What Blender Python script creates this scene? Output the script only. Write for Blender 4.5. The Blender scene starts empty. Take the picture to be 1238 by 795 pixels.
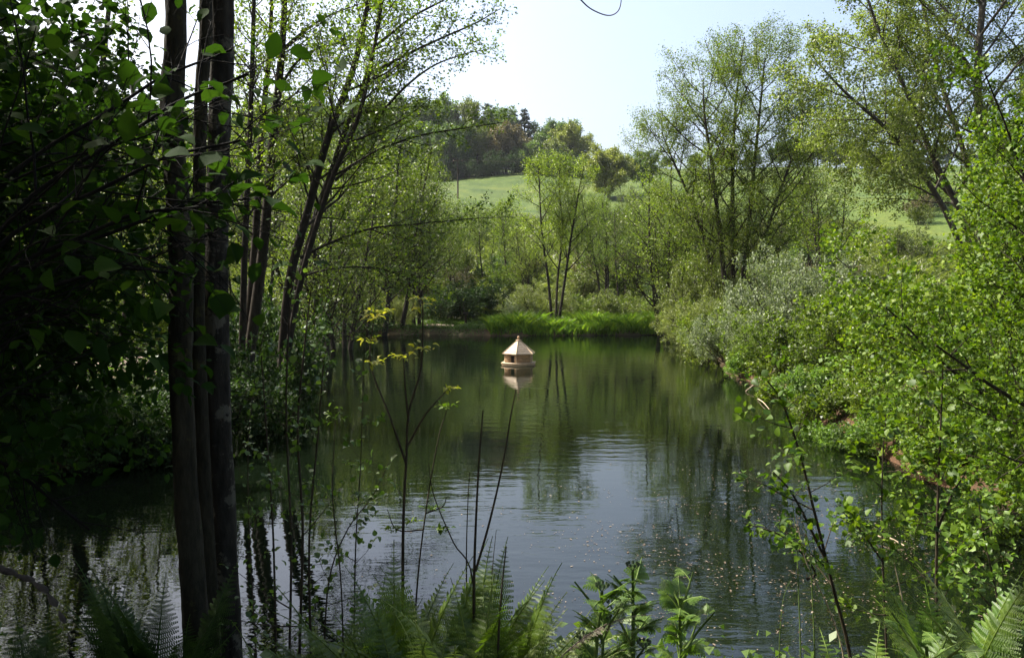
import bpy, math, random
import numpy as np
from mathutils import Vector, Matrix, Quaternion
from mathutils import noise as noise3

sc = bpy.context.scene
COL = sc.collection
R = math.radians
FPX, CX, CY, HY, CAMH = 972.0, 619.0, 397.5, 350.0, 2.5

# ------------------------------------------------------------------ camera
pitch = math.atan((CY - HY) / FPX)
cam = bpy.data.cameras.new('camera')
cam.sensor_width = 36.0
cam.lens = FPX / 1238 * 36
cam.clip_start = 0.05
cam.clip_end = 6000
cam_o = bpy.data.objects.new('camera', cam)
COL.objects.link(cam_o)
cam_o.location = (0, 0, CAMH)
cam_o.rotation_euler = (R(90) - pitch, 0, 0)
sc.camera = cam_o

# ------------------------------------------------------------------ sky and sun
SUN_H = Vector((-0.92, 0.39, 0)).normalized()
SUN_EL = R(50)
sun_dir = Vector((SUN_H.x * math.cos(SUN_EL), SUN_H.y * math.cos(SUN_EL), math.sin(SUN_EL)))
world = bpy.data.worlds.new('World')
sc.world = world
world.use_nodes = True
wt = world.node_tree
wt.nodes.clear()
sky = wt.nodes.new('ShaderNodeTexSky')
sky.sky_type = 'NISHITA'
sky.sun_disc = False
sky.sun_elevation = SUN_EL
sky.sun_rotation = math.atan2(SUN_H.x, SUN_H.y)
sky.air_density = 1.0
sky.dust_density = 6.0
sky.ozone_density = 1.0
bg = wt.nodes.new('ShaderNodeBackground')
bg.inputs['Strength'].default_value = 0.15
wo = wt.nodes.new('ShaderNodeOutputWorld')
wt.links.new(sky.outputs[0], bg.inputs[0])
wt.links.new(bg.outputs[0], wo.inputs[0])
sun = bpy.data.lights.new('sun', 'SUN')
sun.energy = 5.0
sun.angle = R(0.5)
sun.color = (1.0, 0.95, 0.86)
sun_o = bpy.data.objects.new('sun', sun)
COL.objects.link(sun_o)
sun_o.rotation_euler = (-sun_dir).to_track_quat('-Z', 'Y').to_euler()
sc.view_settings.view_transform = 'Standard'
sc.view_settings.look = 'None'
sc.view_settings.exposure = 1.26
sc.view_settings.gamma = 1.0
sc.cycles.max_bounces = 8
sc.cycles.diffuse_bounces = 3
sc.cycles.glossy_bounces = 3
sc.cycles.transmission_bounces = 4
sc.cycles.transparent_max_bounces = 8

# ------------------------------------------------------------------ helpers
def W(px, py, Y):
    """world point seen at photo pixel (px, py), at depth y = Y"""
    f = Vector((0, math.cos(pitch), -math.sin(pitch)))
    u = Vector((0, math.sin(pitch), math.cos(pitch)))
    d = f + Vector((1, 0, 0)) * ((px - CX) / FPX) + u * ((CY - py) / FPX)
    return Vector((0, 0, CAMH)) + d * (Y / d.y)

def tag(o, label=None, cat=None, group=None, kind=None):
    if label: o['label'] = label
    if cat: o['category'] = cat
    if group: o['group'] = group
    if kind: o['kind'] = kind
    return o

def empty(name, loc, rz=0.0, s=1.0):
    o = bpy.data.objects.new(name, None)
    COL.objects.link(o)
    o.location = loc
    o.rotation_euler = (0, 0, rz)
    o.scale = (s, s, s)
    o.empty_display_size = 0.2
    return o

def link(name, me, parent=None, mat=None):
    o = bpy.data.objects.new(name, me)
    COL.objects.link(o)
    if parent is not None: o.parent = parent
    if mat is not None:
        if not me.materials: me.materials.append(mat)
        o.material_slots[0].link = 'OBJECT'
        o.material_slots[0].material = mat
    return o

def mesh_np(name, verts, faces_flat, sizes, face_attr=None, smooth=False, mat=None):
    me = bpy.data.meshes.new(name)
    verts = np.asarray(verts, np.float32).reshape(-1, 3)
    faces_flat = np.asarray(faces_flat, np.int32).ravel()
    sizes = np.asarray(sizes, np.int32)
    me.vertices.add(len(verts))
    me.vertices.foreach_set('co', verts.ravel())
    me.loops.add(len(faces_flat))
    me.loops.foreach_set('vertex_index', faces_flat)
    me.polygons.add(len(sizes))
    st = np.concatenate(([0], np.cumsum(sizes)[:-1])).astype(np.int32)
    me.polygons.foreach_set('loop_start', st)
    try: me.polygons.foreach_set('loop_total', sizes)
    except Exception: pass
    if smooth: me.polygons.foreach_set('use_smooth', np.ones(len(sizes), bool))
    me.update(calc_edges=True)
    if face_attr is not None:
        a = me.attributes.new('lv', 'FLOAT', 'FACE')
        a.data.foreach_set('value', np.asarray(face_attr, np.float32))
    if mat: me.materials.append(mat)
    return me

class MB:
    """collects pieces, builds ONE mesh"""
    def __init__(s): s.v = []; s.f = []; s.n = []; s.c = 0; s.a = []
    def add(s, verts, faces):
        s.v.append(np.asarray(verts, float).reshape(-1, 3))
        for f in faces:
            s.f.extend([i + s.c for i in f]); s.n.append(len(f)); s.a.append(0.5)
        s.c += len(s.v[-1])
    def add_np(s, verts, flat, sizes, attr=None):
        verts = np.asarray(verts).reshape(-1, 3)
        s.v.append(verts); s.f.extend((np.asarray(flat).ravel() + s.c).tolist())
        s.n.extend(np.asarray(sizes).tolist()); s.c += len(verts)
        s.a.extend([0.5] * len(sizes) if attr is None else np.asarray(attr).tolist())
    def box(s, cx, cy, cz, sx, sy, sz, rot=None):
        v = np.array([[x, y, z] for x in (-.5, .5) for y in (-.5, .5) for z in (-.5, .5)]) * (sx, sy, sz)
        if rot is not None: v = v @ np.array(rot.to_3x3()).T
        s.add(v + (cx, cy, cz), [(0, 1, 3, 2), (4, 6, 7, 5), (0, 4, 5, 1), (2, 3, 7, 6), (0, 2, 6, 4), (1, 5, 7, 3)])
    def tube(s, pts, rad, n=6):
        v, f, z = tube_np(pts, rad, n)
        s.add_np(v, f, z)
    def prism(s, poly, z0, z1, poly2=None):
        n = len(poly); p2 = poly2 or poly
        v = [(x, y, z0) for x, y in poly] + [(x, y, z1) for x, y in p2]
        s.add(v, [tuple(range(n))[::-1], tuple(range(n, 2 * n))] + [(i, (i + 1) % n, n + (i + 1) % n, n + i) for i in range(n)])
    def mesh(s, name, mat=None, smooth=False, attr=False):
        return mesh_np(name, np.concatenate(s.v), s.f, s.n, s.a if attr else None, smooth, mat)
    def build(s, name, mat, parent=None, smooth=False, attr=False):
        o = bpy.data.objects.new(name, s.mesh(name, mat, smooth, attr))
        COL.objects.link(o)
        if parent is not None: o.parent = parent
        return o

def tube_np(pts, rad, n=6):
    P = np.array([tuple(p) for p in pts], float)
    rad = np.asarray(rad, float)
    T = np.gradient(P, axis=0)
    T /= np.linalg.norm(T, axis=1)[:, None] + 1e-9
    ref = np.array([0, 0, 1.0]) if abs(T[0][2]) < 0.8 else np.array([1.0, 0, 0])
    A = np.cross(T, ref); A /= np.linalg.norm(A, axis=1)[:, None] + 1e-9
    B = np.cross(T, A)
    an = np.arange(n) * 2 * np.pi / n
    V = P[:, None, :] + rad[:, None, None] * (np.cos(an)[None, :, None] * A[:, None, :] + np.sin(an)[None, :, None] * B[:, None, :])
    m = len(P)
    i = np.arange(m - 1)[:, None] * n; j = np.arange(n)[None, :]; j2 = (j + 1) % n
    F = np.stack([i + j, i + j2, i + n + j2, i + n + j], axis=2).reshape(-1, 4)
    flat = np.concatenate([F.ravel(), np.arange(n), (m - 1) * n + np.arange(n)[::-1]])
    return V.reshape(-1, 3), flat, [4] * len(F) + [n, n]

def smooth_path(pts, k=4):
    """Catmull-Rom through the points"""
    P = [Vector(p) for p in pts]
    P = [P[0] * 2 - P[1]] + P + [P[-1] * 2 - P[-2]]
    out = []
    for i in range(1, len(P) - 2):
        for j in range(k):
            t = j / k
            a, b, c, d = P[i - 1], P[i], P[i + 1], P[i + 2]
            out.append(0.5 * ((2 * b) + (c - a) * t + (2 * a - 5 * b + 4 * c - d) * t * t + (3 * b - a - 3 * c + d) * t ** 3))
    out.append(P[-2])
    return out

# ------------------------------------------------------------------ materials
def new_mat(name):
    m = bpy.data.materials.new(name)
    m.use_nodes = True
    nt = m.node_tree
    nt.nodes.clear()
    return m, nt, nt.nodes.new('ShaderNodeOutputMaterial')

def ramp(nt, stops):
    r = nt.nodes.new('ShaderNodeValToRGB')
    e = r.color_ramp.elements
    while len(e) > 1: e.remove(e[-1])
    e[0].position = stops[0][0]; e[0].color = (*stops[0][1], 1)
    for p, c in stops[1:]:
        x = e.new(p); x.color = (*c, 1)
    return r

def noise(nt, scale, detail=4, rough=0.55, vec=None, obj=True):
    n = nt.nodes.new('ShaderNodeTexNoise')
    n.inputs['Scale'].default_value = scale
    n.inputs['Detail'].default_value = detail
    n.inputs['Roughness'].default_value = rough
    if vec is not None: nt.links.new(vec, n.inputs['Vector'])
    elif obj:
        tc = nt.nodes.new('ShaderNodeTexCoord')
        nt.links.new(tc.outputs['Object'], n.inputs['Vector'])
    return n

LEAFK = 0.85
def leaf_mat(name, c0, c1, c2, trans=0.38, rough=0.45, spec=0.4, tint=(1.15, 1.25, 0.5)):
    m, nt, out = new_mat(name)
    at = nt.nodes.new('ShaderNodeAttribute'); at.attribute_name = 'lv'
    oi = nt.nodes.new('ShaderNodeObjectInfo')
    ma = nt.nodes.new('ShaderNodeMath'); ma.operation = 'MULTIPLY_ADD'
    nt.links.new(oi.outputs['Random'], ma.inputs[0]); ma.inputs[1].default_value = 0.3; ma.inputs[2].default_value = -0.15
    ad = nt.nodes.new('ShaderNodeMath'); ad.operation = 'ADD'; ad.use_clamp = True
    nt.links.new(at.outputs['Fac'], ad.inputs[0]); nt.links.new(ma.outputs[0], ad.inputs[1])
    c0, c1, c2 = [tuple(v * LEAFK for v in c) for c in (c0, c1, c2)]
    rp = ramp(nt, [(0.0, c0), (0.5, c1), (1.0, c2)])
    nt.links.new(ad.outputs[0], rp.inputs[0])
    bs = nt.nodes.new('ShaderNodeBsdfPrincipled')
    bs.inputs['Roughness'].default_value = rough
    bs.inputs['Specular IOR Level'].default_value = spec
    nt.links.new(rp.outputs[0], bs.inputs['Base Color'])
    mx = nt.nodes.new('ShaderNodeMix'); mx.data_type = 'RGBA'; mx.blend_type = 'MULTIPLY'
    mx.inputs['Factor'].default_value = 1
    nt.links.new(rp.outputs[0], mx.inputs[6]); mx.inputs[7].default_value = (*[t * 1.5 for t in tint], 1)
    tr = nt.nodes.new('ShaderNodeBsdfTranslucent')
    nt.links.new(mx.outputs[2], tr.inputs[0])
    ms = nt.nodes.new('ShaderNodeMixShader'); ms.inputs[0].default_value = trans
    nt.links.new(bs.outputs[0], ms.inputs[1]); nt.links.new(tr.outputs[0], ms.inputs[2])
    nt.links.new(ms.outputs[0], out.inputs[0])
    return m

def bark_mat(name, c0, c1, scale=9, c2=None, lich=0.62):
    m, nt, out = new_mat(name)
    tc = nt.nodes.new('ShaderNodeTexCoord')
    mp = nt.nodes.new('ShaderNodeMapping'); mp.inputs['Scale'].default_value = (1, 1, 0.25)
    nt.links.new(tc.outputs['Object'], mp.inputs[0])
    n = noise(nt, scale * 3, 6, 0.65, mp.outputs[0])
    rp = ramp(nt, [(0.3, c0), (0.7, c1)])
    nt.links.new(n.outputs[0], rp.inputs[0])
    bs = nt.nodes.new('ShaderNodeBsdfPrincipled'); bs.inputs['Roughness'].default_value = 0.85; bs.inputs['Specular IOR Level'].default_value = 0.12
    col = rp.outputs[0]
    if c2:
        n2 = noise(nt, scale, 5, 0.7)
        r2 = ramp(nt, [(lich, (0, 0, 0)), (lich + 0.05, (1, 1, 1))])
        nt.links.new(n2.outputs[0], r2.inputs[0])
        mx = nt.nodes.new('ShaderNodeMix'); mx.data_type = 'RGBA'
        nt.links.new(r2.outputs[0], mx.inputs[0]); nt.links.new(col, mx.inputs[6]); mx.inputs[7].default_value = (*c2, 1)
        col = mx.outputs[2]
    nt.links.new(col, bs.inputs['Base Color'])
    bp = nt.nodes.new('ShaderNodeBump'); bp.inputs['Strength'].default_value = 0.6; bp.inputs['Distance'].default_value = 0.02
    nt.links.new(n.outputs[0], bp.inputs['Height']); nt.links.new(bp.outputs[0], bs.inputs['Normal'])
    nt.links.new(bs.outputs[0], out.inputs[0])
    return m

def wood_mat(name, c0, c1, scale=14, stretch=(1, 1, 6), rough=0.6):
    m, nt, out = new_mat(name)
    tc = nt.nodes.new('ShaderNodeTexCoord')
    mp = nt.nodes.new('ShaderNodeMapping'); mp.inputs['Scale'].default_value = stretch
    nt.links.new(tc.outputs['Object'], mp.inputs[0])
    n = noise(nt, scale, 5, 0.6, mp.outputs[0])
    rp = ramp(nt, [(0.3, c0), (0.72, c1)])
    nt.links.new(n.outputs[0], rp.inputs[0])
    bs = nt.nodes.new('ShaderNodeBsdfPrincipled'); bs.inputs['Roughness'].default_value = rough
    nt.links.new(rp.outputs[0], bs.inputs['Base Color'])
    nt.links.new(bs.outputs[0], out.inputs[0])
    return m

M = {}
M['alder_leaf'] = leaf_mat('alder_leaf', (0.035, 0.065, 0.006), (0.08, 0.12, 0.010), (0.17, 0.21, 0.02), 0.42)
M['young_leaf'] = leaf_mat('young_leaf', (0.042, 0.078, 0.007), (0.098, 0.148, 0.012), (0.20, 0.255, 0.03), 0.45)
M['birch_leaf'] = leaf_mat('birch_leaf', (0.05, 0.08, 0.012), (0.11, 0.15, 0.028), (0.20, 0.24, 0.06), 0.42)
M['bright_leaf'] = leaf_mat('bright_leaf', (0.030, 0.072, 0.005), (0.088, 0.155, 0.009), (0.215, 0.29, 0.025), 0.34, 0.5, 0.25, (1.15, 1.2, 0.35))
M['oak_leaf'] = leaf_mat('oak_leaf', (0.09, 0.12, 0.02), (0.17, 0.20, 0.035), (0.25, 0.27, 0.05), 0.3)
M['wood_leaf'] = leaf_mat('wood_leaf', (0.045, 0.085, 0.025), (0.085, 0.14, 0.04), (0.14, 0.20, 0.055), 0.35)
M['pale_leaf'] = leaf_mat('pale_leaf', (0.06, 0.085, 0.018), (0.11, 0.14, 0.03), (0.17, 0.20, 0.05), 0.35)
M['copper_leaf'] = leaf_mat('copper_leaf', (0.075, 0.08, 0.03), (0.115, 0.11, 0.045), (0.16, 0.15, 0.065), 0.25, tint=(1.2, 1.0, 0.6))
M['needle'] = leaf_mat('needle', (0.012, 0.03, 0.015), (0.022, 0.045, 0.024), (0.04, 0.065, 0.035), 0.1)
M['silver_leaf'] = leaf_mat('silver_leaf', (0.065, 0.095, 0.04), (0.115, 0.15, 0.075), (0.20, 0.24, 0.14), 0.3, 0.45, 0.35)
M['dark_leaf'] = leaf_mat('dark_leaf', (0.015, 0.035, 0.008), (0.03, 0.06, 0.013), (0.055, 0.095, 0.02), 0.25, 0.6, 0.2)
M['hazel_leaf'] = leaf_mat('hazel_leaf', (0.010, 0.028, 0.005), (0.020, 0.048, 0.007), (0.035, 0.072, 0.010), 0.35, 0.7, 0.04)  # leaf tone lowered, so the shade at left sits in the colour
M['fern_leaf'] = leaf_mat('fern_leaf', (0.04, 0.085, 0.008), (0.075, 0.13, 0.012), (0.13, 0.19, 0.022), 0.45)
M['fern_pale'] = leaf_mat('fern_pale', (0.12, 0.19, 0.03), (0.19, 0.26, 0.06), (0.28, 0.33, 0.10), 0.4)
M['herb_leaf'] = leaf_mat('herb_leaf', (0.05, 0.11, 0.015), (0.10, 0.18, 0.025), (0.18, 0.27, 0.045), 0.35)
M['elder_tip'] = leaf_mat('elder_tip', (0.15, 0.20, 0.02), (0.30, 0.30, 0.03), (0.42, 0.36, 0.05), 0.45)
M['grass_leaf'] = leaf_mat('grass_leaf', (0.06, 0.13, 0.012), (0.11, 0.20, 0.02), (0.19, 0.27, 0.03), 0.4)
M['cover_leaf'] = leaf_mat('cover_leaf', (0.035, 0.075, 0.012), (0.065, 0.12, 0.02), (0.11, 0.17, 0.03), 0.35)
M['dead'] = leaf_mat('dead', (0.09, 0.06, 0.035), (0.18, 0.13, 0.085), (0.30, 0.24, 0.17), 0.15, tint=(1, 0.9, 0.7))
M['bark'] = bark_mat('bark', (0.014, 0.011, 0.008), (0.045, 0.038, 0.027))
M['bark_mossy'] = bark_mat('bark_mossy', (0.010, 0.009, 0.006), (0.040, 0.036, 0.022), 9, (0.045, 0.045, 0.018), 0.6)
M['bark_lichen'] = bark_mat('bark_lichen', (0.010, 0.009, 0.007), (0.040, 0.036, 0.028), 8, (0.085, 0.08, 0.06), 0.54)
M['bark_birch'] = bark_mat('bark_birch', (0.03, 0.026, 0.02), (0.09, 0.08, 0.065), 5, (0.24, 0.22, 0.19), 0.58)
M['bark_shaded'] = bark_mat('bark_shaded', (0.003, 0.003, 0.002), (0.010, 0.009, 0.007))  # near-black: shade on hazel stems and trunk reflection put into the colour
M['twig'] = bark_mat('twig', (0.022, 0.018, 0.012), (0.06, 0.047, 0.03), 12)
M['twig_pale'] = bark_mat('twig_pale', (0.26, 0.20, 0.13), (0.42, 0.35, 0.25), 12)
M['green_stem'] = bark_mat('green_stem', (0.06, 0.10, 0.025), (0.11, 0.16, 0.04), 12)
M['twig_purple'] = bark_mat('twig_purple', (0.06, 0.035, 0.05), (0.12, 0.08, 0.10), 12)

# ------------------------------------------------------------------ terrain
POND = [(-12.5, 3.2), (-7, 3.6), (-3, 4.3), (0, 4.6), (3.0, 4.7), (5.2, 4.4), (7.2, 4.6), (7.6, 6.5), (6.0, 8.2), (5.5, 10.5), (5.8, 14), (6.2, 17.5),
        (6.7, 20.5), (6.4, 24), (7.3, 28), (8.4, 34), (9.2, 40), (8.6, 44.3), (2, 43.8), (-2, 43.6), (-4, 44.6), (-8, 44.2), (-10.3, 40),
        (-10.2, 34), (-9.5, 29), (-8.4, 24), (-6.6, 19), (-5.4, 15), (-4.6, 12.2), (-6.3, 11.2), (-9.5, 10.8), (-13, 9.5)]

def pond_sdf(x, y):
    x = np.asarray(x, float); y = np.asarray(y, float)
    d = np.full(x.shape, 1e18); inside = np.zeros(x.shape, bool)
    n = len(POND)
    for i in range(n):
        ax, ay = POND[i]; bx, by = POND[(i + 1) % n]
        ex, ey = bx - ax, by - ay
        t = np.clip(((x - ax) * ex + (y - ay) * ey) / (ex * ex + ey * ey), 0, 1)
        d = np.minimum(d, (x - ax - t * ex) ** 2 + (y - ay - t * ey) ** 2)
        c = ((ay > y) != (by > y)) & (x < ex * (y - ay) / (ey if ey else 1e-9) + ax)
        inside ^= c
    d = np.sqrt(d)
    return np.where(inside, -d, d)

def sstep(a, b, x):
    t = np.clip((x - a) / (b - a), 0, 1)
    return t * t * (3 - 2 * t)

HILL_Y = [-4000, -300, -60, 0, 48, 60, 75, 92, 110, 150, 200, 262, 330, 420, 900, 4000]
HILL_Z = [20, 16, 3, 0.35, 0.35, 1.0, 3.4, 6.2, 10, 19.3, 30, 41.6, 45, 45, 30, 10]

def ground(x, y):
    x = np.asarray(x, float); y = np.asarray(y, float)
    d = pond_sdf(x, y)
    wob = 0.12 * np.sin(x * 1.3 + 1.7 * np.sin(y * .7)) * np.sin(y * 1.1 + x * .4) + 0.06 * np.sin(3.1 * x + y * 2.3)
    dd = d + wob * 0.8
    near = sstep(7.0, 1.5, y) * sstep(14, 6, np.abs(x))
    bank = np.clip(dd * 1.1, 0, 0.32) + 0.03 * np.clip(dd, 0, 6) + near * np.clip(dd * 0.35, 0, 0.5)
    hill = np.interp(y, HILL_Y, HILL_Z) - 0.35
    side = 0.16 * np.clip(np.abs(x + 4) - 28, 0, 150) * sstep(-10, 60, y) * sstep(240, 90, y) * 0.6
    und = 0.5 * sstep(60, 110, y) * (np.sin(x * .11 + 1) * np.sin(y * .07) * 1.6 + np.sin(x * .23 + y * .17) * .5)
    out = bank + hill * sstep(0, 3, d) + side * sstep(0, 6, d) + und + wob * 0.25 * sstep(0, 1, d)
    ins = -np.clip(-dd * 0.55, 0, 1.5)
    return np.where(dd > 0, out, ins)

def gz(x, y): return float(ground(np.array([x]), np.array([y]))[0])
def G(px, Y, dz=0.0):
    """ground point at photo column px and depth Y"""
    x = (px - CX) / FPX * Y
    return Vector((x, Y, gz(x, Y) + dz))

xs = np.concatenate([[-900, -700, -540, -420], np.arange(-320, -70, 12), np.arange(-70, -18, 2.0), np.arange(-18, 14, 0.25), np.arange(14, 70, 2.0), np.arange(70, 320, 12), [420, 540, 700, 900]])
ys = np.concatenate([[-300, -200, -100, -60, -35, -20, -12, -8, -5], np.arange(-3, 50, 0.25), np.arange(50, 130, 1.5), np.arange(130, 340, 5), [360, 400, 460, 560, 700, 900]])
gx, gy = np.meshgrid(xs, ys)
gh = ground(gx, gy)
nx, ny = len(xs), len(ys)
V = np.stack([gx, gy, gh], 2).reshape(-1, 3)
ii = (np.arange(ny - 1)[:, None] * nx + np.arange(nx - 1)[None, :])
F = np.stack([ii, ii + 1, ii + nx + 1, ii + nx], 2).reshape(-1, 4)
me = mesh_np('ground', V, F, [4] * len(F), None, True)
sd = pond_sdf(gx, gy).ravel(); X = gx.ravel(); Y = gy.ravel()
dirt = np.array([0.085, 0.06, 0.035]); clay = np.array([0.075, 0.044, 0.024]); mud = np.array([0.022, 0.018, 0.009])
fieldc = np.array([0.052, 0.084, 0.013]); scrub = np.array([0.055, 0.065, 0.02]); litter = np.array([0.075, 0.06, 0.03])
colr = np.tile(litter, (len(X), 1))
def mixc(c, w): 
    global colr
    colr = colr * (1 - w[:, None]) + c[None, :] * w[:, None]
mixc(scrub, sstep(46, 52, Y))
fld = sstep(112, 135, Y + 10 * np.sin(X * .05))
mixc(fieldc, fld)
mixc(fieldc * 1.05, sstep(75, 95, Y) * sstep(18, 30, X))
mixc(mud, sstep(0.05, -0.6, sd) * (1 - sstep(2.0, 5.0, X) * sstep(44, 36, Y)))
rs = sstep(2.0, 5.5, X) * sstep(30, 24, Y)
mixc(clay, rs * sstep(.7, 0.1, sd) * sstep(-2.2, -0.3, sd))
mixc(mud * 1.3, rs * sstep(-0.9, -2.6, sd))
ca = me.color_attributes.new('gcol', 'FLOAT_COLOR', 'POINT')
ca.data.foreach_set('color', np.concatenate([colr, np.ones((len(X), 1))], 1).astype(np.float32).ravel())
m, nt, out = new_mat('earth')
at = nt.nodes.new('ShaderNodeAttribute'); at.attribute_name = 'gcol'
n1 = noise(nt, 1.6, 8, 0.7); n2 = noise(nt, 0.09, 6, 0.7)
r1 = ramp(nt, [(0.28, (0.5, 0.5, 0.5)), (0.72, (1.5, 1.45, 1.4))]); nt.links.new(n1.outputs[0], r1.inputs[0])
r2 = ramp(nt, [(0.38, (0.55, 0.68, 0.6)), (0.5, (1.0, 1.0, 1.0)), (0.62, (1.45, 1.2, 1.15))]); nt.links.new(n2.outputs[0], r2.inputs[0])
a1 = nt.nodes.new('ShaderNodeMix'); a1.data_type = 'RGBA'; a1.blend_type = 'MULTIPLY'; a1.inputs[0].default_value = 1
a2 = nt.nodes.new('ShaderNodeMix'); a2.data_type = 'RGBA'; a2.blend_type = 'MULTIPLY'; a2.inputs[0].default_value = 1
nt.links.new(at.outputs['Color'], a1.inputs[6]); nt.links.new(r1.outputs[0], a1.inputs[7])
nt.links.new(a1.outputs[2], a2.inputs[6]); nt.links.new(r2.outputs[0], a2.inputs[7])
bs = nt.nodes.new('ShaderNodeBsdfPrincipled'); bs.inputs['Roughness'].default_value = 0.9; bs.inputs['Specular IOR Level'].default_value = 0.2
nt.links.new(a2.outputs[2], bs.inputs['Base Color'])
bp = nt.nodes.new('ShaderNodeBump'); bp.inputs['Strength'].default_value = 0.7; bp.inputs['Distance'].default_value = 0.15
nt.links.new(n1.outputs[0], bp.inputs['Height']); nt.links.new(bp.outputs[0], bs.inputs['Normal'])
nt.links.new(bs.outputs[0], out.inputs[0])
tag(link('ground', me, None, m), 'earth and grass of the pond banks, valley floor and hillside', None, None, 'structure')

def strip(name, pts, w, mat, lift=0.02):
    P = smooth_path([Vector((p[0], p[1], 0)) for p in pts], 8)
    rows = []
    for i, p in enumerate(P):
        t = (P[min(i + 1, len(P) - 1)] - P[max(i - 1, 0)]).normalized()
        s = Vector((-t.y, t.x, 0))
        ww = w * (1 + 0.15 * math.sin(i * 1.3))
        rows.append([p + s * ww * k for k in (-.5, -.25, 0, .25, .5)])
    v = [(q.x, q.y, gz(q.x, q.y) + lift) for r_ in rows for q in r_]
    f = []
    for i in range(len(P) - 1):
        for k in range(4):
            a = i * 5 + k
            f.append((a, a + 1, a + 6, a + 5))
    b = MB(); b.add(v, f)
    return tag(b.build(name, mat, None, True), None, None, None, 'structure')
pm, nt, out = new_mat('path_litter')
n = noise(nt, 9, 8, 0.75); rp = ramp(nt, [(0.3, (0.13, 0.085, 0.06)), (0.55, (0.28, 0.21, 0.165)), (0.75, (0.42, 0.34, 0.28))])
nt.links.new(n.outputs[0], rp.inputs[0])
bs = nt.nodes.new('ShaderNodeBsdfPrincipled'); bs.inputs['Roughness'].default_value = 0.9
nt.links.new(rp.outputs[0], bs.inputs['Base Color']); nt.links.new(bs.outputs[0], out.inputs[0])
strip('path', [(-22, 16), (-15, 19), (-11.3, 22), (-10.6, 26), (-12.5, 32), (-13.2, 39), (-11, 45), (-6, 46.6), (-2.4, 46.2), (0.5, 49), (4, 52)], 1.7, pm, 0.05)

# ------------------------------------------------------------------ water
m, nt, out = new_mat('pond_water')
tc = nt.nodes.new('ShaderNodeTexCoord')
mp = nt.nodes.new('ShaderNodeMapping'); mp.inputs['Scale'].default_value = (0.55, 1.5, 1)
nt.links.new(tc.outputs['Object'], mp.inputs[0])
na = noise(nt, 2.2, 3, 0.5, mp.outputs[0]); nb = noise(nt, 9.0, 2, 0.5, mp.outputs[0]); nc = noise(nt, 0.22, 2, 0.5)
rc = ramp(nt, [(0.42, (0.25,) * 3), (0.62, (1.0,) * 3)]); nt.links.new(nc.outputs[0], rc.inputs[0])
add = nt.nodes.new('ShaderNodeMath'); add.operation = 'MULTIPLY_ADD'; add.inputs[1].default_value = 0.22
nt.links.new(nb.outputs[0], add.inputs[0]); nt.links.new(na.outputs[0], add.inputs[2])
ml = nt.nodes.new('ShaderNodeMath'); ml.operation = 'MULTIPLY'
nt.links.new(add.outputs[0], ml.inputs[0]); nt.links.new(rc.outputs[0], ml.inputs[1])
bp = nt.nodes.new('ShaderNodeBump'); bp.inputs['Strength'].default_value = 0.09; bp.inputs['Distance'].default_value = 0.10
nt.links.new(ml.outputs[0], bp.inputs['Height'])
fr = nt.nodes.new('ShaderNodeFresnel'); fr.inputs['IOR'].default_value = 1.62
nt.links.new(bp.outputs[0], fr.inputs['Normal'])
gl = nt.nodes.new('ShaderNodeBsdfGlossy'); gl.inputs['Roughness'].default_value = 0.015
nt.links.new(bp.outputs[0], gl.inputs['Normal'])
tr = nt.nodes.new('ShaderNodeBsdfTransparent'); tr.inputs[0].default_value = (0.18, 0.18, 0.10, 1)
df = nt.nodes.new('ShaderNodeBsdfDiffuse'); df.inputs[0].default_value = (0.006, 0.011, 0.005, 1)
mk = nt.nodes.new('ShaderNodeMixShader'); mk.inputs[0].default_value = 0.5
nt.links.new(tr.outputs[0], mk.inputs[1]); nt.links.new(df.outputs[0], mk.inputs[2])
ms = nt.nodes.new('ShaderNodeMixShader')
nt.links.new(fr.outputs[0], ms.inputs[0]); nt.links.new(mk.outputs[0], ms.inputs[1]); nt.links.new(gl.outputs[0], ms.inputs[2])
nt.links.new(ms.outputs[0], out.inputs[0])
b = MB(); b.add([(-20, 1.5, 0), (12, 1.5, 0), (12, 46.5, 0), (-20, 46.5, 0)], [(0, 1, 2, 3)])
tag(b.build('water', m), 'still dark green pond water mirroring trees and sky', None, None, 'structure')

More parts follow.
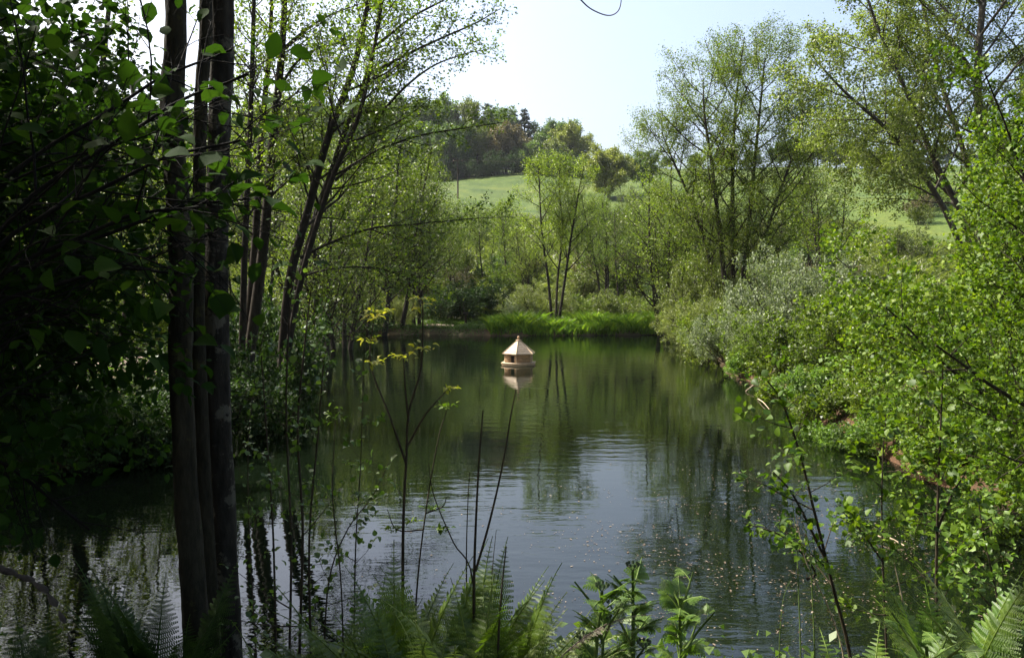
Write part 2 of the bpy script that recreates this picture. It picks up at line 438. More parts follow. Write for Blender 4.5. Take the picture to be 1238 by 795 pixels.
# ------------------------------------------------------------------ plant generators
def leaf_geo(P, D, size, rng, up=0.5, hi=False, wid=0.42, droop=0.15, rand=0.8, fold=0.25, out=None):
    """leaves at points P, growing along D. Returns verts, flat faces, sizes, attr"""
    N = len(P)
    D = D + rng.normal(0, rand, (N, 3)); D[:, 2] -= droop
    D /= np.linalg.norm(D, axis=1)[:, None] + 1e-9
    Nn = rng.normal(0, 1, (N, 3)); Nn[:, 2] = np.abs(Nn[:, 2]) + up * 2
    S = np.cross(Nn, D); S /= np.linalg.norm(S, axis=1)[:, None] + 1e-9
    Nn = np.cross(D, S)
    L = size * rng.uniform(0.45, 1.3, N)
    Wd = L * wid * rng.uniform(.72, 1.2, N)
    fold = fold * rng.uniform(-.2, 1.9, N)
    a = lambda t, s, h: P + D * (L * t)[:, None] + S * (Wd * s)[:, None] + Nn * (L * h)[:, None]
    base = rng.uniform(0, 1, N) * 0.75 + rng.uniform(0, .25)
    if not hi:
        Vv = np.stack([a(0, 0, 0), a(.48, 1, fold), a(1, 0, -.08), a(.48, -1, fold)], 1)
        fl = (np.arange(N)[:, None] * 4 + np.array([0, 1, 2, 3])[None, :]).ravel()
        return Vv.reshape(-1, 3), fl, np.full(N, 4), base
    Vv = np.stack([a(0, 0, 0), a(.16, .62, fold * .35), a(.42, 1, fold * .55), a(.74, .68, fold * .2), a(1, 0, -.18),
                   a(.74, -.68, fold * .2), a(.42, -1, fold * .55), a(.16, -.62, fold * .35), a(.5, 0, .02)], 1)
    k = np.array([0, 1, 2, 8, 8, 2, 3, 4, 0, 8, 6, 7, 8, 4, 5, 6])
    fl = (np.arange(N)[:, None] * 9 + k[None, :]).ravel()
    return Vv.reshape(-1, 3), fl, np.full(N * 4, 4), np.repeat(base, 4)

class Plant:
    def __init__(s, seed):
        s.r = random.Random(seed); s.np = np.random.default_rng(seed)
        s.tb = MB(); s.seg = []
    def rv(s):
        while True:
            v = Vector((s.r.uniform(-1, 1), s.r.uniform(-1, 1), s.r.uniform(-1, 1)))
            if 0.05 < v.length < 1: return v.normalized()
    def tube(s, pts, rad, lv):
        s.tb.tube(pts, rad, (9, 6, 4, 3, 3)[min(lv, 4)])
    def kids(s, pts, rad, L, lv, S):
        if lv >= S['max']: return
        n = S['n'][lv]; n = max(1, int(round(n * s.r.uniform(0.85, 1.15))))
        t0 = S['t0'][lv]; az = s.r.uniform(0, 6.28)
        m = len(pts) - 1
        for j in range(n):
            t = t0 + (0.985 - t0) * (j + s.r.random()) / n
            k = min(int(t * m), m - 1); f = t * m - k
            p = pts[k].lerp(pts[k + 1], f); tan = (pts[k + 1] - pts[k]).normalized()
            r = rad[k] * (1 - f) + rad[k + 1] * f
            az += 2.4 + s.r.uniform(-.4, .4)
            perp = tan.orthogonal().normalized(); perp.rotate(Quaternion(tan, az))
            an = R(S['ang'][lv] * s.r.uniform(0.75, 1.25))
            d = tan * math.cos(an) + perp * math.sin(an)
            u = (t - t0) / (1 - t0)
            sh = S['shape'][lv](u)
            L2 = L * S['ratio'][lv] * sh * s.r.uniform(0.7, 1.2)
            if L2 < 0.02: continue
            s.grow(p, d, L2, min(r * 0.62, max(L2 * S.get('slim', 0.016), S.get('rmin', 0.004))), lv + 1, S)
    def grow(s, p, d, L, r, lv, S):
        n = S['seg'][lv]; p = Vector(p); d = Vector(d).normalized()
        pts = [p.copy()]; rad = [r]
        wob, up = S['wob'][lv], S['up'][lv]
        rend = r * S.get('end', 0.25)
        for i in range(n):
            d = (d + s.rv() * wob + Vector((0, 0, up))).normalized()
            p = p + d * (L / n); pts.append(p.copy())
            rad.append(r + (rend - r) * (i + 1) / n)
        s.tube(pts, rad, lv)
        if lv >= S['leaf']: s.leafseg(pts, 0.15 if lv == S['max'] else 0.5)
        s.kids(pts, rad, L, lv, S)
        return pts
    def stem(s, pts, r0, r1, S, lv=0):
        P = smooth_path(pts, 5); n = len(P)
        rad = [r0 + (r1 - r0) * i / (n - 1) for i in range(n)]
        s.tube(P, rad, lv)
        L = sum((P[i + 1] - P[i]).length for i in range(n - 1))
        if S: s.kids(P, rad, L, lv, S)
        return P
    def leafseg(s, pts, t0):
        m = len(pts) - 1
        for i in range(m):
            if (i + 1) / m > t0: s.seg.append((pts[i], pts[i + 1]))
    def leaves(s, N, size, spread=0.05, **kw):
        A = np.array([tuple(a) for a, b in s.seg]); B = np.array([tuple(b) for a, b in s.seg])
        L = np.linalg.norm(B - A, axis=1); pr = L / L.sum()
        i = s.np.choice(len(A), N, p=pr); t = s.np.uniform(0, 1, (N, 1))
        P = A[i] * (1 - t) + B[i] * t + s.np.normal(0, spread, (N, 3))
        D = (B - A)[i]; D /= np.linalg.norm(D, axis=1)[:, None] + 1e-9
        return leaf_geo(P, D, size, s.np, **kw)
    def woodmesh(s, name): return s.tb.mesh(name, None, True)
    def leafmesh(s, name, N, size, spread=0.05, **kw):
        v, f, z, a = s.leaves(N, size, spread, **kw)
        return mesh_np(name, v, f, z, a)

flat = lambda u: 1.0
def cone(u): return 0.15 + 0.95 * (1 - u) ** 0.7
def dome(u): return 0.35 + 0.9 * math.sin(math.pi * min(1, max(0, 0.25 + 0.68 * u)))
def half(u): return 1.05 - 0.65 * u

S_ALDER = dict(max=3, leaf=2, seg=(12, 7, 5, 3), wob=(.05, .12, .16, .2), up=(.03, .06, .04, .0), n=(26, 8, 5), t0=(.22, .2, .15),
               ang=(52, 42, 40), ratio=(.30, .42, .42), shape=(cone, half, half), slim=.014, rmin=.006)
S_THIN = dict(max=2, leaf=1, seg=(12, 6, 4), wob=(.05, .15, .2), up=(.03, .05, .02), n=(26, 6), t0=(.40, .15),
              ang=(50, 42), ratio=(.20, .42), shape=(dome, half), slim=.012, rmin=.008)
S_ROUND = dict(max=3, leaf=2, seg=(6, 7, 5, 3), wob=(.05, .14, .2, .2), up=(.0, .05, .03, .0), n=(20, 9, 5), t0=(.10, .2, .2),
               ang=(66, 42, 42), ratio=(.56, .42, .42), shape=(dome, half, half), slim=.02, rmin=.02)
S_BIRCH = dict(max=3, leaf=2, seg=(12, 9, 7, 4), wob=(.05, .12, .12, .1), up=(.02, .02, -.10, -.18), n=(18, 10, 6), t0=(.2, .2, .15),
               ang=(48, 42, 40), ratio=(.42, .42, .42), shape=(cone, half, half), slim=.011, rmin=.005)
S_BUSH = dict(max=3, leaf=1, seg=(7, 5, 4, 3), wob=(.12, .18, .2, .2), up=(.04, .07, .08, .05), n=(9, 5, 3), t0=(.15, .15, .15),
              ang=(48, 42, 40), ratio=(.50, .52, .5), shape=(half, half, half), slim=.011, rmin=.0035)

def multi(seed, S, H, nst, lean, r, base=0.25, hl=(0.8, 1.0)):
    P = Plant(seed)
    for k in range(nst):
        a = 6.283 * k / nst + P.r.uniform(-.5, .5)
        ln = lean * P.r.uniform(.5, 1.2)
        d = Vector((math.cos(a) * math.sin(R(ln)), math.sin(a) * math.sin(R(ln)), math.cos(R(ln))))
        o = Vector((math.cos(a), math.sin(a), 0)) * base * (0 if nst == 1 else 1)
        P.grow(o - Vector((0, 0, 0.25)), d, H * P.r.uniform(*hl), r * P.r.uniform(.75, 1.1), 0, S)
    return P

PROTO = {}; NAT = {}
def proto(key, P, N, size, spread=0.05, **kw):
    w, l = P.woodmesh('trunk'), P.leafmesh('crown', N, size, spread, **kw)
    co = np.empty(len(l.vertices) * 3, np.float32); l.vertices.foreach_get('co', co)
    PROTO[key] = (w, l); NAT[key] = float(np.percentile(co[2::3], 99.6))
def place(key, name, label, cat, loc, s=1.0, rz=0.0, group=None, leaf='alder_leaf', bark='bark', parts=('trunk', 'crown'), sz=None):
    o = empty(name, loc, rz, s)
    if sz: o.scale = (s, s, s * sz)
    tag(o, label, cat, group)
    w, l = PROTO[key]
    link(parts[0], w, o, M[bark]); link(parts[1], l, o, M[leaf])
    return o

for i in range(3):
    proto('round%d' % i, multi(100 + i, S_ROUND, 10.5, 1, 2, .35), 26000, .36, .38, up=.4)
    proto('alder%d' % i, multi(120 + i, S_ALDER, 11, (3, 4, 2)[i], 9, .12), 12000, .095, .10, up=.3)
    proto('thin%d' % i, multi(140 + i, S_THIN, 10, (1, 2, 3)[i], 6, .085, .4), 6500, .11, .15, up=.3)
    proto('bush%d' % i, multi(160 + i, S_BUSH, 2.4, 9, 40, .03, .2), 9000, .085, .05, up=.3)
def conifer(seed):
    P = Plant(seed)
    S = dict(max=2, leaf=1, seg=(10, 4, 3), wob=(.01, .05, .1), up=(.02, -.03, .0), n=(60, 7), t0=(.1, .1), ang=(85, 45), ratio=(.24, .35),
             shape=(lambda u: 1.05 * (1 - u) + .05, half), slim=.015, rmin=.02)
    P.grow((0, 0, -.2), (0, 0, 1), 15, .25, 0, S)
    return P
proto('conifer', conifer(5), 12000, .34, .12, up=.3, wid=.3)
PROTO['sallow'] = None
proto('sallow', multi(180, S_BUSH, 2.6, 14, 48, .03, .2), 26000, .065, .045, up=.3, wid=.3)
proto('low', multi(181, S_BUSH, 1.0, 12, 58, .012, .15), 7000, .06, .04, up=.6)

# ------------------------------------------------------------------ hill: wood, oak, skyline trees, pole
rr = random.Random(7)
def hill_tree(px, top, Y, key, label, leaf, natural, bark='bark', name='broadleaf_tree', group=None, wide=1.0):
    g = G(px, Y)
    H = W(px, top, Y).z - g.z
    s = H / NAT[key]
    o = place(key, name, label, 'tree', g, s, rr.uniform(0, 6.28), group, leaf, bark)
    o.scale = (s * wide, s * wide, s)
    return o
NR = 11.3
hill_tree(735, 176, 150, 'round0', 'round golden-green oak crown standing alone beside the field on the hill', 'oak_leaf', NR, name='oak_tree', wide=1.05)
hill_tree(776, 182, 165, 'round1', 'small pale tree just behind the right side of the round oak', 'wood_leaf', NR)
wood_spec = [
    (688, 152, 214, 'round1', 'rounded tree ending the hilltop wood where the skyline drops', 'oak_leaf', 1.0),
    (668, 148, 222, 'round2', 'olive-green tree in the hilltop wood beside the skyline end tree', 'wood_leaf', 1.0),
    (674, 170, 204, 'round0', 'pale grey-green domed tree at the front edge of the hilltop wood', 'pale_leaf', 1.0),
    (612, 152, 206, 'round2', 'copper-brown tree in the middle of the hilltop wood', 'copper_leaf', .9),
    (640, 172, 202, 'round1', 'low dark tree between copper-brown and pale domed trees', 'wood_leaf', 1.0),
    (578, 150, 206, 'round0', 'mid-green rounded tree left of the copper-brown one', 'pale_leaf', .9),
    (548, 152, 204, 'round2', 'dull green tree above the telegraph pole', 'wood_leaf', .8),
    (520, 150, 206, 'round1', 'green tree in the wood just left of the telegraph pole', 'wood_leaf', .9),
    (560, 122, 228, 'round1', 'tall pointed light green tree topping the hilltop wood', 'pale_leaf', .8),
    (596, 130, 226, 'round0', 'tall tree behind the copper-brown one on the skyline', 'wood_leaf', .8),
    (530, 122, 226, 'round2', 'tall blue-green tree on the skyline above the leaning alder twigs', 'wood_leaf', .9),
    (492, 122, 222, 'round0', 'tall hilltop tree seen through the leaning alder branches', 'wood_leaf', 1.0),
    (470, 160, 206, 'round1', 'hilltop tree low behind the leaning alder branches', 'wood_leaf', 1.0)]
for px, top, Y, key, lab, lf, wd in wood_spec:
    hill_tree(px, top, Y, key, lab, lf, NR, name='woodland_tree', group='trees of the hilltop wood', wide=wd)
for k, px in enumerate((440, 405, 365, 325, 285, 240, 190, 140, 90, 40)):
    hill_tree(px, 128 + rr.uniform(-8, 14), 214 + rr.uniform(-8, 8), 'round%d' % (k % 3), 'dim hilltop tree screened by the dark foreground trees at left', 'wood_leaf', NR, name='woodland_tree', group='screened hilltop trees', wide=1.1)
for px, top, Y, lab in ((634, 134, 224, 'dark blue-green conifer pointing above the hilltop wood'), (622, 140, 226, 'shorter dark conifer against the tallest conifer in the wood'), (590, 128, 230, 'slim conifer tip between broadleaf crowns of the hilltop wood')):
    hill_tree(px, top, Y, 'conifer', lab, 'needle', 15, name='conifer_tree', group='conifers in the hilltop wood', wide=1.6)
# dark hedge at the foot of the wood
for k, px in enumerate(range(455, 700, 16)):
    g = G(px + rr.uniform(-3, 3), 199 + rr.uniform(-2, 2))
    place('bush%d' % (k % 3), 'hedge_bush', 'dark bush along the lower edge of the hilltop wood', 'bush', g, rr.uniform(2.0, 3.0), rr.uniform(0, 6), 'bushes edging the hilltop wood', 'dark_leaf', parts=('stems', 'foliage'))
for k, (px, top) in enumerate(((805, 190), (840, 186), (876, 180), (905, 182), (940, 172), (962, 168), (985, 164), (1008, 176), (1030, 184), (1050, 184), (1072, 184), (1098, 182), (1130, 178), (1165, 180), (1205, 176))):
    hill_tree(px, top, 262, 'round%d' % (k % 3), 'small dark tree on the skyline beyond the right-hand field', 'wood_leaf', NR, name='skyline_tree', group='trees lining the far right field', wide=1.2)
po = empty('telegraph_pole', G(554, 150))
tag(po, 'grey wooden telegraph pole with a short crossarm in the hill field', 'pole')
b = MB(); b.tube([(0, 0, -.5), (0, 0, 7.4)], [.16, .12], 8); b.build('pole', M['twig'], po, True)
b = MB(); b.box(0, 0, 6.9, 1.9, .12, .12); b.build('crossarm', M['twig'], po)
for dx in (-.8, .8):
    b = MB(); b.tube([(dx, 0, 6.96), (dx, 0, 7.14)], [.05, .04], 6); b.build('insulator', M['twig_pale'], po)
for dx in (-.8, .8):
    pts = [Vector((dx + t * 60, t * 45, 7.14 + t * 9 - 5 * t * (1 - t))) for t in [i / 14 for i in range(15)]]
    b = MB(); b.tube(pts, [.02] * 15, 4); b.build('wire', M['twig'], po)

# ------------------------------------------------------------------ valley slope: slim trees and scrub
slim = [(560, 240, 74, 'thin1'), (578, 256, 78, 'thin0'), (588, 246, 72, 'thin1'), (602, 238, 80, 'thin0'), (546, 244, 66, 'thin2'), (528, 240, 72, 'thin1'),
        (618, 248, 66, 'thin2'), (640, 272, 62, 'alder1'), (705, 232, 66, 'thin2'), (730, 236, 60, 'alder0'), (752, 246, 56, 'thin1'), (770, 236, 64, 'alder2'),
        (792, 228, 70, 'alder1'), (812, 220, 62, 'thin2'), (835, 226, 80, 'alder0'), (720, 228, 96, 'alder2'), (695, 214, 104, 'alder1'), (760, 222, 100, 'alder0'),
        (796, 214, 112, 'alder1'), (665, 236, 92, 'thin1'), (935, 214, 62, 'thin0'), (985, 206, 52, 'thin0'), (1003, 190, 50, 'thin2'),
         (500, 200, 58, 'alder2'), (480, 190, 62, 'alder0'), (455, 170, 56, 'thin2'), (425, 165, 60, 'alder1'),
        (400, 170, 66, 'alder0'), (375, 160, 58, 'thin1'), (350, 150, 64, 'alder2'), (320, 165, 56, 'alder1'), (290, 160, 62, 'thin2'), (250, 160, 55, 'alder0'),
        (205, 165, 60, 'alder1'), (160, 150, 56, 'thin2'), (110, 160, 52, 'alder2'), (60, 150, 56, 'alder0'), (10, 160, 52, 'alder1'), (-40, 150, 54, 'alder0')]
for k, (px, top, Y, key) in enumerate(slim):
    g = G(px, Y); H = W(px, top, Y).z - g.z
    side = 'left' if px < 520 else 'middle' if px < 850 else 'right'
    lab = {'left': 'slender young tree on the slope behind the dark leaning alders', 'middle': 'slender thin-leaved tree on the slope beyond the far bank', 'right': 'slim pale young tree on the slope right of the tall alder'}[side]
    s = H / NAT[key]
    o = place(key, 'slender_tree', lab, 'tree', g, s, rr.uniform(0, 6.28), {'left': 'slender trees behind the leaning alders', 'middle': 'slender trees beyond the far bank', 'right': 'slender trees on the right slope'}[side],
              ('young_leaf', 'alder_leaf', 'birch_leaf')[k % 3])
    o.scale = (s * (1.0 if side != 'middle' else 1.0), s, s)
for k in range(64):
    Y = rr.uniform(54, 112); px = rr.uniform(380, 1130)
    if 950 < px < 1090 and Y > 75: continue
    g = G(px, Y)
    place('bush%d' % (k % 3), 'scrub_bush', ('dull dark green', 'pale grey-green', 'fresh yellow-green', 'brownish')[k % 4] + ' scrub bush on the slope beyond the pond', 'bush', g, rr.uniform(.8, 1.7) * (1 if Y < 85 else 1.3), rr.uniform(0, 6.28), 'scrub bushes on the slope',
          ('wood_leaf', 'pale_leaf', 'young_leaf', 'copper_leaf')[k % 4], parts=('stems', 'foliage'))

# ------------------------------------------------------------------ far bank
def bush(px, top, Y, key, label, leaf, natural, wide=1.0, name='bush', group=None, dz=0.0, bark='twig'):
    g = G(px, Y, dz); H = W(px, top, Y).z - g.z; s = H / NAT[key]
    o = place(key, name, label, 'bush', g, s, rr.uniform(0, 6.28), group, leaf, bark, ('stems', 'foliage'))
    o.scale = (s * wide, s * wide, s)
    return o
bush(648, 340, 48.5, 'sallow', 'pale yellow-green rounded sallow left of the paired bankside alder', 'pale_leaf', 2.5, 1.0, 'sallow_bush')
bush(630, 362, 48, 'sallow', 'small pale sallow beside the path end on the far bank', 'silver_leaf', 2.5, 1.0, 'sallow_bush')
bush(742, 350, 47.5, 'bush1', 'grey-green bush right of the paired bankside alder', 'pale_leaf', 2.5, 1.1)
bush(775, 352, 51, 'bush0', 'bright bush near the right end of the grassy bank', 'young_leaf', 2.5, 1.1)
bush(815, 345, 50.5, 'sallow', 'pale sallow at the far right corner of the pond', 'pale_leaf', 2.5, 1.0, 'sallow_bush')
bush(718, 356, 50, 'bush2', 'dull green bush just behind the paired alder trunks', 'alder_leaf', 2.5, 1.2)
bush(562, 340, 50, 'bush0', 'large dark green bush behind the path on the far bank', 'dark_leaf', 2.4, 1.1)
bush(592, 338, 51, 'bush1', 'dark glossy bush left of the pale sallow', 'dark_leaf', 2.4, 1.0)
bush(532, 352, 49.5, 'bush2', 'dark bush over the path below the drooping twigs', 'dark_leaf', 2.4, 1.1)
bush(505, 358, 50.5, 'bush1', 'dark leafy bush at the left start of the far path', 'wood_leaf', 2.4, 1.2)
bush(476, 352, 46, 'sallow', 'grey-green leafy bush overhanging the water beside the far path', 'pale_leaf', 2.5, .9, 'sallow_bush')
bush(440, 360, 44, 'bush0', 'leafy bush between the straight trunks at the left corner', 'alder_leaf', 2.4, 1.1)
bush(400, 362, 40, 'bush2', 'dark bush at the foot of the straight trunks', 'dark_leaf', 2.4, 1.2)
bush(672, 384, 44.8, 'low', 'small grey-leaved bush around the paired alder foot', 'silver_leaf', 1.0, .8)

# paired alder on the far bank
def hero_tree(name, label, cat, stems, S, N, size, spread, leaf, bark, seed, loc, group=None, extra=None, **kw):
    P = Plant(seed)
    for st in stems:
        pts, r0, r1 = st[:3]; SS = st[3] if len(st) > 3 else S
        P.stem([Vector(p) - loc for p in pts], r0, r1, SS)
        if len(st) > 4:
            q = smooth_path([Vector(p) - loc for p in pts], 5); P.leafseg(q, .2)
    if extra: extra(P)
    o = empty(name, loc); tag(o, label, cat, group)
    link('trunk', P.woodmesh('trunk'), o, M[bark]); link('crown', P.leafmesh('crown', N, size, spread, **kw), o, M[leaf])
    return o
def px_stem(pts, dY=None):
    return [W(a, b_, c) for a, b_, c in pts]
loc = G(672, 45.4)
S1 = dict(S_ALDER, n=(22, 7, 4), ratio=(.26, .42, .42), t0=(.3, .2, .15))
hero_tree('alder_tree', 'slim multi-stemmed young alder standing in the grassy far bank', 'tree', [
    (px_stem([(668, 398, 45.4), (663, 340, 45.3), (655, 280, 45), (652, 220, 45), (650, 196, 45)]), .085, .02),
    (px_stem([(672, 398, 45.4), (674, 340, 45.6), (680, 280, 46), (676, 225, 46), (678, 192, 46)]), .075, .02),
    (px_stem([(674, 398, 45.4), (682, 345, 45.2), (690, 290, 45), (700, 230, 44.8), (706, 200, 44.8)]), .09, .02)],
    S1, 24000, .075, .12, 'young_leaf', 'bark', 31, loc)

# straight trunks at the left far corner
for px, top, Y, key, lab in ((410, 190, 34, 'alder1', 'alder with a straight dark trunk at the left corner of the pond'), (386, 200, 31, 'alder0', 'multi-stemmed alder left of the straight dark trunk'),
                        (430, 186, 40, 'thin2', 'slim tree behind the straight dark trunk'), (455, 160, 43, 'alder2', 'tree leaning right above the left corner of the pond'),
                        (505, 196, 47, 'alder0', 'ivy-dark alder behind the path on the far bank'), (480, 180, 45, 'alder2', 'alder arching above the far path start'), (545, 262, 52, 'thin1', 'thin tree right of the ivy-dark alder')):
    g = G(px, Y); s = (W(px, top, Y).z - g.z) / NAT[key]
    place(key, 'alder_tree', lab, 'tree', g, s, rr.uniform(0, 6), 'alders at the far left of the pond', 'alder_leaf')

# ------------------------------------------------------------------ right bank
loc = G(886, 36)
def T(pts, Y): return [W(a, b_, Y + c) for a, b_, c in pts]
S2 = dict(S_ALDER, n=(24, 8, 5), ratio=(.23, .45, .42), t0=(.16, .2, .15), ang=(54, 42, 40), shape=(dome, half, half))
hero_tree('alder_tree', 'tall airy multi-stemmed alder rising against the sky on the right bank', 'tree', [
    (T([(886, 402, 0), (886, 300, 0), (886, 200, .2), (890, 120, .3), (900, 45, .3)], 36), .14, .02),
    (T([(892, 402, 0), (902, 300, .3), (912, 200, .6), (920, 120, .8), (925, 70, .8)], 36), .13, .02),
    (T([(882, 402, 0), (872, 300, -.4), (862, 210, -.6), (852, 140, -.8), (850, 95, -.8)], 36), .13, .02),
    (T([(880, 402, 0), (862, 330, .4), (838, 250, .8), (812, 190, 1), (800, 160, 1)], 36), .11, .02),
    (T([(896, 402, 0), (915, 320, -.5), (940, 240, -.9), (965, 170, -1), (972, 135, -1)], 36), .10, .02)],
    S2, 115000, .068, .14, 'alder_leaf', 'bark', 41, loc)
for px, top, Y, key, lab, lf in ((800, 205, 43, 'alder1', 'yellow-green alder left of and behind the tall airy alder', 'young_leaf'), (832, 225, 41, 'alder0', 'broad leafy tree close behind the tall airy alder', 'young_leaf'),
                             (850, 260, 45, 'thin2', 'thin young tree behind the tall alder trunks', 'birch_leaf')):
    g = G(px, Y); s = (W(px, top, Y).z - g.z) / NAT[key]
    o = place(key, 'alder_tree', lab, 'tree', g, s, rr.uniform(0, 6), None, lf)
bush(864, 300, 37, 'sallow', 'grey-green sallow left of the tall alder trunks', 'pale_leaf', 2.5, .6, 'sallow_bush')
bush(893, 350, 30, 'sallow', 'pale sallow overhanging the water below the tall alder', 'pale_leaf', 2.5, .8, 'sallow_bush')
bush(962, 296, 26, 'sallow', 'silvery-leaved willow bush right of the tall alder', 'silver_leaf', 2.5, .75, 'willow_bush')
bush(925, 340, 29, 'sallow', 'silvery-green willow bush at the foot of the tall alder', 'silver_leaf', 2.5, .7, 'willow_bush')
bush(893, 372, 25.5, 'bush1', 'round yellow-green bush leaning over the water', 'young_leaf', 2.4, 1.0)
bush(1000, 345, 22, 'bush2', 'olive-green bush between silvery willow and bright green bush', 'young_leaf', 2.4, .9)
bush(965, 380, 20, 'bush0', 'green bush above the bare clay bank', 'alder_leaf', 2.4, 1.0)
bush(1060, 372, 19, 'bush1', 'leafy bush behind the bright green bush', 'alder_leaf', 2.4, 1.0)
for k, (px, Y, s) in enumerate(((905, 22.5, .8), (950, 18.5, .8), (985, 17, .9), (1010, 15, .9), (1035, 13, .9), (1000, 19, 1.0), (1080, 12.2, .8), (1020, 17, 1.1))):
    place('low', 'bramble_clump', 'low leafy bramble clump along the right-hand clay bank', 'bush', G(px, Y, -.02), s, rr.uniform(0, 6), 'brambles on the right bank', ('herb_leaf', 'alder_leaf')[k % 2], 'twig', ('stems', 'foliage'))

for k, (x, y, s_) in enumerate(((6.0, 10.5, .8), (6.4, 11.6, .9), (6.5, 9.2, 1.0), (6.3, 12.7, .75), (6.4, 13.7, .75), (6.7, 15.2, .8), (6.9, 17.0, .7), (7.3, 18.6, .7), (7.4, 7.6, 1.3), (7.0, 10.6, 1.5), (7.3, 21.5, 1.2))):
    place('low', 'bank_shrub', 'small yellow-green shrub hiding the clay of the right bank', 'bush', (x, y, gz(x, y) - .03), s_, rr.uniform(0, 6), 'small shrubs on the right bank', ('bright_leaf', 'alder_leaf', 'young_leaf')[k % 3], 'twig', ('stems', 'foliage'))
for k, (x, y, s_, key, lf) in enumerate(((8.75, 37.2, 1.0, 'sallow', 'pale_leaf'), (8.5, 34.2, .95, 'bush1', 'alder_leaf'), (8.0, 31.6, .95, 'sallow', 'pale_leaf'), (7.5, 29.3, .85, 'bush0', 'young_leaf'), (7.1, 27.0, .8, 'bush2', 'alder_leaf'), (6.9, 24.6, .7, 'sallow', 'silver_leaf'), (7.0, 22.4, .6, 'bush1', 'young_leaf'), (9.3, 41.0, 1.0, 'sallow', 'pale_leaf'))):
    place(key, 'waterside_bush', 'leafy bush overhanging the right-hand water edge', 'bush', (x, y, gz(x, y) - .05), s_, rr.uniform(0, 6), 'bushes overhanging the right-hand water edge', lf, 'twig', ('stems', 'foliage'))
# birch
loc = G(1205, 22)
hero_tree('birch_tree', 'large pale-leaved birch with drooping twigs filling the top right corner', 'tree', [
    (T([(1205, 400, 0), (1200, 250, 0), (1182, 110, 0), (1188, 0, 0), (1192, -110, .2), (1196, -220, .4)], 22), .15, .03),
    (T([(1198, 400, 0), (1165, 270, -.3), (1128, 190, -.5), (1095, 110, -.8), (1060, 30, -1), (1030, -60, -1)], 22), .10, .02),
    (T([(1205, 330, 0), (1170, 200, .5), (1135, 90, .9), (1110, -20, 1.2), (1090, -120, 1.4)], 22), .09, .02),
    (T([(1190, 370, -.5), (1140, 250, -.9), (1080, 165, -1.2), (1020, 110, -1.5), (975, 60, -1.6)], 22), .09, .015),
    (T([(1200, 350, .5), (1160, 250, .9), (1100, 200, 1.2), (1040, 180, 1.5), (985, 165, 1.6)], 22), .07, .012),
    (T([(1212, 360, 0), (1240, 230, .5), (1275, 100, 1), (1300, -20, 1.2), (1310, -120, 1.2)], 22), .10, .02)],
    dict(S_BIRCH, n=(22, 10, 6), ratio=(.30, .42, .42), t0=(.25, .2, .15)), 135000, .062, .08, 'birch_leaf', 'bark_birch', 51, loc, up=.2)

# bright bush (hawthorn-like), right foreground
def big_bush(name, label, base, spec, S, N, size, spread, leaf, bark, seed, **kw):
    P = Plant(seed)
    for d, L, r in spec: P.grow(Vector((P.r.uniform(-.25, .25), P.r.uniform(-.25, .25), -.1)), d, L, r, 0, S)
    o = empty(name, base); tag(o, label, 'bush')
    link('stems', P.woodmesh('stems'), o, M[bark]); link('foliage', P.leafmesh('foliage', N, size, spread, **kw), o, M[leaf])
    return o
S3 = dict(max=3, leaf=2, seg=(9, 6, 4, 3), wob=(.08, .14, .2, .2), up=(.01, .06, .09, .06), n=(13, 7, 4), t0=(.15, .12, .15), ang=(42, 42, 42), ratio=(.42, .42, .42), shape=(half, half, half), slim=.010, rmin=.003)
rb = random.Random(3)
spec = []
for k in range(32):
    a = rb.uniform(0, 6.28); el = R(rb.uniform(-4, 80) if k % 3 else rb.uniform(-6, 25))
    spec.append((Vector((math.cos(a) * math.cos(el), math.sin(a) * math.cos(el), math.sin(el))), rb.uniform(2.6, 3.7) * (0.95 + .35 * math.sin(el)), rb.uniform(.02, .042)))
big_bush('hawthorn_bush', 'dense bright green bush with small leaves filling the right edge', Vector((6.9, 9.0, .5)), spec + [(Vector((rb.uniform(-.42, .25), rb.uniform(-.3, .3), 1)), rb.uniform(3.8, 5.0), .03) for _ in range(12)], S3, 125000, .052, .014, 'bright_leaf', 'bark', 61, up=.2, wid=.42)
spec = []
for k in range(18):
    a = rb.uniform(0, 6.28); el = R(rb.uniform(12, 85))
    spec.append((Vector((math.cos(a) * math.cos(el), math.sin(a) * math.cos(el), math.sin(el))), rb.uniform(2.8, 3.8) * (0.95 + .35 * math.sin(el)), rb.uniform(.02, .042)))
big_bush('hawthorn_bush', 'bright green bush standing behind the dense one at the right edge', Vector((9.0, 14.0, .35)), spec, S3, 40000, .075, .05, 'bright_leaf', 'bark', 62, up=.2, wid=.5)

# ------------------------------------------------------------------ duck house
wl = wood_mat('wall_wood', (0.20, 0.115, 0.045), (0.36, 0.22, 0.10), 20, (1, 1, 8))
rl = wood_mat('roof_wood', (0.36, 0.26, 0.15), (0.60, 0.47, 0.32), 12, (1, 1, 4))
dl = wood_mat('deck_wood', (0.24, 0.165, 0.085), (0.44, 0.32, 0.18), 12, (6, 1, 1))
dk = wood_mat('dark_inside', (0.01, 0.008, 0.006), (0.02, 0.015, 0.01))
dh = empty('duck_house', (W(627, 441, 26.8).x, 26.8, 0.0))
tag(dh, 'small hexagonal wooden duck house with shingled roof floating on the pond', 'duck house')
A0 = -69 - 90   # first corner, degrees from +x, seen from the camera
def hexp(r, k): a = R(-90 + (-69 + 60 * k)); return (r * math.cos(a), r * math.sin(a))
b = MB(); b.prism([hexp(.60, k) for k in range(6)], -.05, .045); b.build('float', dl, dh)
b = MB()
b.prism([hexp(.625, k) for k in range(6)], .048, .088); b.build('deck', dl, dh)
b = MB()
